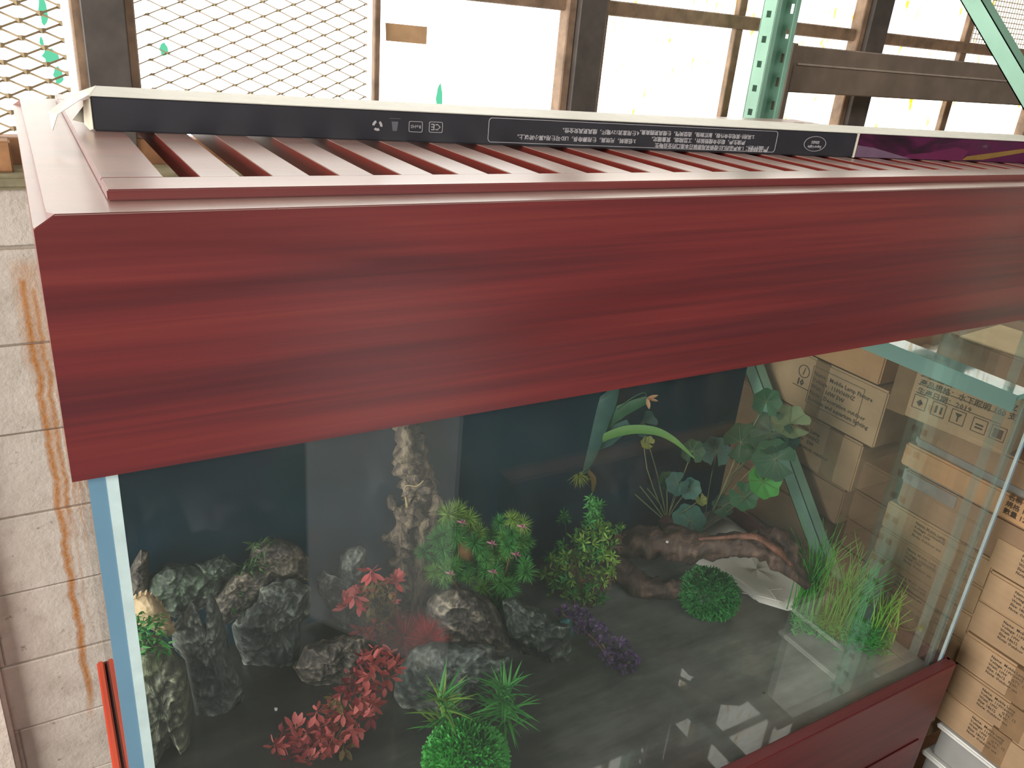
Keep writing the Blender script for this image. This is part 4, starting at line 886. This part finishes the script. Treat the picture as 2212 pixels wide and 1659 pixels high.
core = [(830, 1395), (855, 1410), (850, 1450), (820, 1500), (815, 1540), (790, 1560), (760, 1600), (730, 1640), (690, 1662), (620, 1650), (592, 1610), (610, 1575), (670, 1545), (700, 1520), (735, 1480), (745, 1440), (780, 1440), (790, 1400)]
rosettes(r, pl, scatter(core, 62, rr, 16), lambda x, y, q: q.choice([L_OLIVE, L_RED]) if (y > 1500 and x > 700 and q.random() < .5) else (L_MAROON if q.random() < .3 else L_RED), rr, 7, 1.12, .03, .5)
stems(r, pl.pt(700, 1640), [pl.pt(*p) for p in ((820, 1430), (740, 1540), (640, 1610), (790, 1500))], L_BROWN, .002)
# red bristle ball
r, pl = plant('red_bristle_plant', 915, 1420, 'vivid red bristly plant tucked against the centre rock', .0)
for (px, py, n_, L_, m_, s_) in ((925, 1365, 900, 62, L_BRISTLE, 1), (872, 1360, 300, 72, L_MAROON, 2)):
    me = tuft_mesh('bristles', m_, n_, L_ * pl.k, .0011, s_, up=.5, curl=.15, nseg=3, jit=.4); o = link('bristles', me, r, clampt(pl.pt(px, py + 18)) - r.location); o['kind'] = 'stuff'
# pom-pom bush with pink flowers
r, pl = plant('pompom_bush', 1050, 1385, 'bushy plant of green needle pom-poms dotted with pink flowers', .05)
rr = random.Random(33)
pom = [tuft_mesh('needle_pompom', m, 190, .036, .0020, s, up=.2, curl=.35, nseg=3) for m, s in ((L_GREEN, 1), (L_LIME, 2), (L_DKGRN, 3))]
pom.append(tuft_mesh('needle_pompom', leafm('fresh_green_needle', '#4fa24a', '#8ccc5c'), 190, .036, .0018, 9, up=.2, curl=.35))
outl = [(965, 1095), (1000, 1090), (1025, 1115), (1050, 1140), (1075, 1130), (1115, 1105), (1135, 1140), (1150, 1190), (1150, 1235), (1110, 1260), (1100, 1300), (1075, 1318), (1050, 1300), (1040, 1265), (1000, 1260), (970, 1250), (945, 1265), (935, 1230), (915, 1190), (930, 1160), (960, 1150)]
for (px, py) in scatter(outl, 58, rr, 18):
    put('needle_pompom', pom[1 if py < 1150 and rr.random() < .6 else (2 if py > 1270 and rr.random() < .6 else rr.choice([0, 3, 0]))], r, clampt(pl.pt(px, py, rr.uniform(-.035, .035))), rdir(rr, .6, -pl.n, .6), rr.uniform(0, 6), rr.uniform(.65, 1.0))
flower = tuft_mesh('pink_flower', L_PINK, 14, .014, .0042, 5, up=.0, curl=.1, kind='oval', r0=.05)
for (px, py) in ((999, 1130), (1128, 1139), (1063, 1175), (1115, 1199), (973, 1240), (1065, 1237)): put('pink_flower', flower, r, pl.pt(px, py, -.062), -pl.n, 0, 1.0)
stems(r, pl.pt(1055, 1385), [pl.pt(*p) for p in ((1000, 1150), (960, 1220), (1110, 1160), (1080, 1280), (1060, 1200))], L_BROWN, .003)
rock('brown_clod', [(990, 1170), (1020, 1160), (1030, 1190), (1015, 1230), (985, 1225)], (1050, 1385), .02, plain('brown_root_clod', '#5b3f22', .9), '', parent=r, seed=22, amp=.003, back=.05)
# yellow-green bush
r, pl = plant('branching_bush', 1260, 1345, 'tall yellow-green plant with brown twigs left of the driftwood branch', .06)
rr = random.Random(35)
sprL = tuft_mesh('sprig', L_LIME, 16, .021, .0046, 1, up=.5, curl=.2, kind='oval'); sprG = tuft_mesh('sprig', L_GREEN, 16, .021, .0046, 2, up=.5, curl=.2, kind='oval'); sprB = tuft_mesh('sprig', L_BROWN, 12, .020, .0022, 3, up=.5, curl=.2)
for (px, py) in scatter([(1275, 1075), (1295, 1085), (1300, 1130), (1345, 1135), (1340, 1170), (1325, 1200), (1330, 1240), (1310, 1290), (1300, 1320), (1280, 1300), (1225, 1290), (1185, 1300), (1175, 1250), (1185, 1200), (1230, 1165), (1268, 1125)], 150, rr, 8):
    m_ = sprB if rr.random() < .26 and py > 1150 else (sprG if rr.random() < .35 or py < 1130 else sprL)
    put('sprig', m_, r, clampt(pl.pt(px, py, rr.uniform(-.03, .04))), rdir(rr, .6, -pl.n, .7), rr.uniform(0, 6), rr.uniform(.8, 1.2))
stems(r, pl.pt(1262, 1345), [pl.pt(*p) for p in ((1285, 1090), (1240, 1190), (1200, 1240), (1320, 1180), (1290, 1260))], L_BROWN, .0022)
# purple plant
r, pl = plant('purple_plant', 1330, 1455, 'dark purple small-leaved plant trailing on the tank floor', .03)
rr = random.Random(36); spP = tuft_mesh('sprig', L_PURPLE, 16, .013, .005, 4, up=.5, kind='oval')
for (px, py) in scatter([(1200, 1315), (1240, 1310), (1285, 1330), (1315, 1370), (1350, 1385), (1378, 1420), (1382, 1450), (1350, 1455), (1310, 1430), (1295, 1395), (1255, 1370), (1230, 1345)], 70, rr, 9):
    put('sprig', spP, r, clampt(pl.pt(px, py, rr.uniform(-.03, .03))), rdir(rr, .7, -pl.n, .5), rr.uniform(0, 6), rr.uniform(.8, 1.2))
stems(r, pl.pt(1335, 1450), [pl.pt(*p) for p in ((1215, 1325), (1300, 1390), (1360, 1430))], L_BROWN, .002)
# two spiky grass plants
lance = leaf_mesh('leaf', .058, .0062, L_GREEN, .35, 5, .25, 'blade'); lanceL = leaf_mesh('leaf', .058, .0062, L_LIME, .35, 5, .25, 'blade')
for (px, py, base, lab, s_, n_) in ((958, 1556, (975, 1640), 'spiky narrow-leaved green plant left of its twin, before the centre rock', 1, 80), (1090, 1540, (1095, 1630), 'spiky narrow-leaved green plant right of its twin, in the bottom centre', 2, 90)):
    r, pl = plant('spiky_plant', base[0], base[1], lab, .02); rr = random.Random(s_)
    for i in range(n_):
        h_ = rr.uniform(-55, 38); c = pl.pt(px + rr.uniform(-8, 8) + (base[0] - px) * max(0, h_) / 60, py + h_); a = rr.uniform(0, 2 * pi)
        d = Vector((cos(a), sin(a), rr.uniform(.1, 1.0) + (.9 if h_ < -30 else 0))) - pl.n * .25
        put('leaf', lance if s_ == 2 or rr.random() < .5 else lanceL, r, clampt(c), d, pi, rr.uniform(.8, 1.3))
    stems(r, pl.pt(base[0], base[1]), [pl.pt(px, py - 50)], L_DKGRN, .003)
# grass strip on a moss mat
pl = Plane_(1840, 1395, .02); r = empty('grass_mat', pl.P); tag(r, 'moss strip with long bright grass blades along the right side glass', 'aquarium plant'); rr = random.Random(41)
A = at(1712, 1335, z=FLOOR); B = at(1925, 1388, z=FLOOR); A.x = min(A.x, TX1 - .07); B.x = min(B.x, TX1 - .05)
def mat_pt(t, s): q = A.lerp(B, t); n_ = Vector((-(B - A).y, (B - A).x, 0)).normalized(); return q + n_ * s
mb = MB(); mbm = MB()
for i in range(5200):
    t, s = rr.uniform(0, 1), rr.gauss(0, .024); p = mat_pt(t, s); p.z = FLOOR + .036 * math.exp(-(s / .03) ** 2) * rr.uniform(.5, 1.2) + .006; p = clampt(p) - r.location
    d = rdir(rr, .7); u = d.orthogonal().normalized(); l = rr.uniform(.008, .018); w = .0013; mbm.add([p - u * w, p + u * w, p + d * l + u * w * .5, p + d * l - u * w * .5], [(0, 1, 2, 3)])
o = mbm.build('moss', L_MOSS, r); o['kind'] = 'stuff'
mbb = MB()
for i in range(24):
    a = mat_pt(i / 24, 0); b = mat_pt((i + 1) / 24, 0); mbb.tube([a + Vector((0, 0, .008)) - r.location, b + Vector((0, 0, .008)) - r.location], .030, 10, flat=.75)
for v_i, v in enumerate(mbb.v): mbb.v[v_i] = (v[0], v[1], max(v[2], 0.0008))
mbb.build('mat_core', L_MOSSCORE, r, smooth=True)
for (tc, n_, hgt, mat_, sd, lean) in ((.12, 95, .225, L_GRASS, 1, 0), (.50, 95, .20, L_GRASS, 2, .15), (.90, 34, .14, leafm('lime_grass_blade', '#7fc23a', '#b4e060', dim=.9), 3, .4)):
    for i in range(n_):
        p = mat_pt(tc + rr.gauss(0, .075), rr.gauss(0, .010)); p.z = FLOOR + .02; h_ = hgt * rr.uniform(.55, 1.12); a = rr.uniform(0, 6.28); bend = rr.uniform(.05, .45) * h_
        q1 = p + Vector((cos(a) * bend * .25 + lean * .02, sin(a) * bend * .25, h_ * .55)); q2 = p + Vector((cos(a) * bend + lean * .05, sin(a) * bend, h_))
        for q in (p, q1, q2): clampt(q)
        mb.m = 0 if mat_ is L_GRASS else 1
        mb.tube([v - r.location for v in smooth_path([p, q1, q2], 3)], [.0019, .0018, .0016, .0014, .0011, .0008, .0004], 4)
o = mb.build('grass_blades', [L_GRASS, MATS['lime_grass_blade']], r, smooth=True); o['kind'] = 'stuff'
sprY = tuft_mesh('sprig', L_YEL, 12, .014, .006, 6, kind='oval')
for k in range(3): put('sprig', sprY, r, clampt(mat_pt(.97 + .02 * k, -.01 * k) + Vector((0, 0, .055))), (0, 0, 1), k, 1)
# trailing yellow sprout
r, pl = plant('trailing_sprout', 1960, 1372, 'tiny yellow-leaved sprout trailing along the right glass base'); ps = [at(1930, 1350, x=TX1 - .03), at(1965, 1362, x=TX1 - .03), at(1988, 1352, x=TX1 - .03)]
MB().tube([clampt(v) - r.location for v in smooth_path(ps, 4)], .0009, 5).build('stem', L_YEL, r)
lf = leaf_mesh('leaf', .014, .010, L_YEL, .1, 4)
for d in ((0, -.2, 1), (-.3, -.5, -.8), (0, -1, .1)): put('leaf', lf, r, clampt(ps[2]), d, 0, 1)
# lily-leaf plants: scalloped round leaves
def round_leaf(name, R, mat, seed, cup=.25, n=26):
    rr = random.Random(seed); mb = MB(); vs = [(0, 0, 0)]; fs = []
    for ring, f in ((1, .35), (2, .7), (3, 1.0)):
        for i in range(n):
            a = pi * .08 + (2 * pi - pi * .16) * i / (n - 1); rad = R * f * (1 + (.07 * sin(a * 7 + seed) if ring == 3 else 0)); vs.append((rad * sin(a), -rad * cos(a) + 0, cup * R * f * f + .05 * R * sin(a * 7 + seed) * f))
    for i in range(n - 1):
        fs.append((0, 1 + i, 2 + i))
        for k in range(2): b = 1 + k * n; fs.append((b + i, b + n + i, b + n + i + 1, b + i + 1))
    mb.add(vs, fs); me = mb.mesh(name, mat, smooth=True); return me
def lily(root, pl, crown, leaves, stemm):
    cr = pl.pt(*crown)
    for k, (px, py, rpx, off, mat, tilt) in enumerate(leaves):
        c = clampt(pl.pt(px, py, off)); me = round_leaf('leaf', rpx * pl.k, mat, k + 3); nrm = (-pl.n * tilt + Vector((.2 * sin(k * 2.1), 0, 1 - tilt * .5)) + RGT * .35 * cos(k * 1.7)).normalized()
        o = put('leaf', me, root, c, nrm, k * 1.3, 1)
        vm = MB()
        for j in range(6):
            a = pi * .3 + j * pi * .28; rr_ = rpx * pl.k * .9; vm.tube([(0, 0, .0006), (rr_ * .5 * sin(a), -rr_ * .5 * cos(a), .25 * rpx * pl.k * .25 + .0006), (rr_ * sin(a), -rr_ * cos(a), .25 * rpx * pl.k * .81 + .0008)], [.0007, .0005, .0003], 4)
        vm.build('leaf_veins', L_PALEG, o)
        stems(root, cr, [c], stemm, .0014, k)
r, pl = plant('lily_leaf_plant', 1530, 1180, 'tall lily-leaved plant against the right end, with dark scalloped leaves', .0)
lily(r, pl, (1520, 1140), [(1655, 868, 27, 0, L_DKGRN, 1.4), (1706, 915, 36, .02, L_PALEG, .6), (1665, 935, 40, .01, L_DKGRN, .9), (1690, 950, 30, .03, L_TEAL, .7), (1600, 955, 38, .0, L_DKGRN, 1.2), (1548, 975, 30, .02, L_TEAL, 1.1), (1674, 992, 40, -.02, L_DKGRN, 1.2),
      (1648, 1040, 34, -.03, L_GREEN, .9), (1606, 1072, 28, -.02, L_DKGRN, .9), (1563, 1093, 22, -.01, L_DKGRN, .8), (1625, 945, 26, .02, L_DKGRN, .9)], L_STEM)
r, pl = plant('lily_leaf_plant', 1445, 1190, 'smaller lily-leaved plant growing on the driftwood branch, stems bare', .0)
lily(r, pl, (1440, 1125), [(1495, 975, 24, .02, L_DKGRN, 1.1), (1385, 910, 27, .03, L_TEAL, 1.2), (1465, 1045, 24, 0, L_TEAL, .9), (1490, 1055, 22, 0, L_TEAL, 1.1), (1440, 1040, 20, .02, L_DKGRN, .8), (1490, 1125, 34, -.01, L_TEAL, .9), (1400, 957, 14, .02, L_YEL, .6), (1512, 1080, 14, 0, L_YEL, .6)], L_STEM)
for k, p in enumerate(((1372, 1068), (1382, 1050), (1398, 1055), (1425, 1050))): stems(r, pl.pt(1440, 1128), [pl.pt(*p)], L_STEM, .0016, 60 + k)
rock('root_ball', [(1420, 1125), (1440, 1112), (1462, 1120), (1465, 1150), (1445, 1165), (1425, 1150)], (1445, 1190), .02, plain('dark_root_ball', '#3b2620', .9), '', parent=r, seed=30, amp=.004, back=0)
# strap-leaf plant near the back pane with a peach flower
r, pl = plant('strap_leaf_plant', 1290, 1190, 'broad strap-leaved plant against the dark back with a peach flower', .0)
def strap(pts, ws, mat, name='strap_leaf', th=0):
    path = smooth_path([pl.pt(a, b, c) for a, b, c in pts], 6); mb = MB(); m = len(path); vs = []
    for i, p in enumerate(path):
        t = i / (m - 1) * (len(ws) - 1); k = min(int(t), len(ws) - 2); w = (ws[k] * (1 - (t - k)) + ws[k + 1] * (t - k)) * pl.k
        d = (path[min(i + 1, m - 1)] - path[max(i - 1, 0)]).normalized(); u = d.cross(pl.n).normalized(); q = clampt(p) - r.location
        vs += [q - u * w, q - pl.n * w * .25, q + u * w]
    mb.add(vs, [f for i in range(m - 1) for f in ((3 * i, 3 * i + 1, 3 * i + 4, 3 * i + 3), (3 * i + 1, 3 * i + 2, 3 * i + 5, 3 * i + 4))])
    return mb.build(name, mat, r, smooth=True)
strap([(1255, 1015, .0), (1262, 960, .02), (1275, 900, .03), (1290, 830, .04)], [6, 22, 30, 34], L_TEAL)
strap([(1262, 1000, .0), (1285, 940, .01), (1330, 895, .01), (1400, 862, .0)], [5, 12, 15, 7], L_DKGRN)
strap([(1258, 1005, .01), (1290, 955, 0), (1350, 930, -.01), (1410, 930, -.02), (1455, 950, -.03), (1500, 990, -.04)], [3, 7, 10, 9, 6, 1], leafm('mid_green_strap', '#3f7a40', '#6aa050'))
strap([(1258, 1005, .01), (1275, 965, 0), (1310, 945, .02), (1360, 915, .03)], [4, 14, 20, 10], L_TEAL)
MB().tube([q - r.location for q in smooth_path([pl.pt(1330, 885), pl.pt(1365, 860), pl.pt(1392, 848), pl.pt(1397, 862)], 5)], .0013, 5).build('flower_stalk', L_DKGRN, r)
pet = leaf_mesh('petal', .028, .011, L_PEACH, .15, 4)
for d in (RGT * .9 - UPV * .35, -UPV * 1 + RGT * .15, RGT * .6 + UPV * .1): put('petal', pet, r, pl.pt(1398, 860, -.01), d, .4, 1)
rt = tuft_mesh('root_tuft', leafm('root_green', '#7d8f45', '#a8b763', dim=.9), 170, .040, .0022, 8, up=-.7, curl=.3); put('root_tuft', rt, r, pl.pt(1250, 1024, -.02), (0, 0, 1), 0, 1)
strap([(1268, 1015, -.01), (1282, 1035, -.01), (1280, 1062, -.01)], [4, 6, 2], L_OLIVE)
stems(r, pl.pt(1290, 1190), [pl.pt(1256, 1010)], L_DKGRN, .002)
r, pl = plant('small_green_sprig', 1222, 1250, 'little green sprig behind the yellow-green plant', .02)
tf = tuft_mesh('sprig', L_GREEN, 26, .022, .004, 12, up=.4, kind='oval')
for (a, b) in ((1218, 1110), (1224, 1122), (1213, 1124)): put('sprig', tf, r, clampt(pl.pt(a, b)), (0, -.5, 1), a, .8)
stems(r, pl.pt(1222, 1250), [pl.pt(1220, 1120)], L_DKGRN, .0014)
# milky film lying in the back right corner of the tank floor
ps = [(1488, 1165), (1560, 1118), (1600, 1128), (1650, 1165), (1720, 1215), (1790, 1262), (1810, 1290), (1760, 1318), (1700, 1318), (1640, 1300), (1590, 1262), (1545, 1235), (1500, 1215)]
M_MILKY = plain('milky_film', '#f2f1ea', .25, .04, 14, coat=.6); mb = MB(); P_ = [clampt(at(a, b, z=FLOOR + .002)) for a, b in ps]
for v in P_: v.z = FLOOR + .0006
c = sum(P_, Vector()) / len(P_); n_ = len(P_); base_ = c.copy(); ring = []
for f in (0, .35, .7, 1):
    for k in range(n_): q = c.lerp(P_[k], f); q.z = FLOOR + .0006 + (.004 * abs(noise.noise(q * 14)) if 0 < f < 1 else 0); ring.append(q - base_)
mb.add(ring, [(r_ * n_ + k, r_ * n_ + (k + 1) % n_, (r_ + 1) * n_ + (k + 1) % n_, (r_ + 1) * n_ + k) for r_ in range(3) for k in range(n_)])
sh = mb.build('plastic_sheet', M_MILKY, loc=base_, smooth=True); tag(sh, 'milky plastic sheet lying under the driftwood branch in the back right corner', 'plastic sheet')
md = sh.modifiers.new('th', 'SOLIDIFY'); md.thickness = .0004
for (a, b) in (((1600, 1280), (1690, 1300)), ((1655, 1268), (1682, 1302)), ((1660, 1275), (1690, 1272)), ((1598, 1272), (1630, 1295))):
    q0, q1 = [clampt(at(*v, z=FLOOR + .006)) for v in (a, b)]; MB().tube([q0 - base_, q0.lerp(q1, .5) - base_ + Vector((0, 0, .002)), q1 - base_], .0012, 5).build('crease', M_MILKY, sh)
# small litter on the tank floor
rr = random.Random(50)
for (px, py, what, m_, sz) in ((596, 1533, 'white chip on the dark floor left of the red plant', M_WHITE, .0045), (1441, 1171, 'white scrap on the driftwood branch', M_WHITE, .004), (1650, 1498, 'dark crumb on the pale floor near the front rim', M_INK, .003)):
    p = at(px, py, z=FLOOR) if py > 1300 else Plane_(1430, 1285, -.03).pt(px, py); p.z = max(p.z, FLOOR + .0005)
    b = MB(); b.prism([(cos(a) * sz * rr.uniform(.6, 1.1), sin(a) * sz * rr.uniform(.6, 1.1)) for a in [i * pi / 3 for i in range(6)]], 'z', 0, .002); tag(b.build('litter_chip', m_, loc=p), what, 'litter')
# ---------------------------------------------------------------- things behind the camera that the tank glass mirrors
def mir(px, py, y): p = at(px, py, y=y); return p
yb = 1.25; a = mir(668, 1250, 1.62); b = mir(988, 1100, 1.15); a = (a.x, .034 - 1.62); b = (b.x, .034 - 1.15)
o = MB().prism([a, b, (b[0] + .006, b[1] - .012), (a[0] + .006, a[1] - .012)], 'z', GROUND, -.5).build('white_panel', plain('pale_panel_paint', '#b2b3b2', .5, .05, 8)); tag(o, 'pale upright panel behind the camera, seen only as a reflection in the tank glass', 'panel')
c1 = mir(1105, 1080, yb); c2 = mir(1480, 1000, yb)
o = MB().box((c1.x, -1.3, c1.z - .08), (c2.x + .5, -1.22, c1.z + .06)).build('brown_plank', M_WOODBIT); tag(o, 'brown wooden plank behind the camera, seen only mirrored in the glass', 'plank')
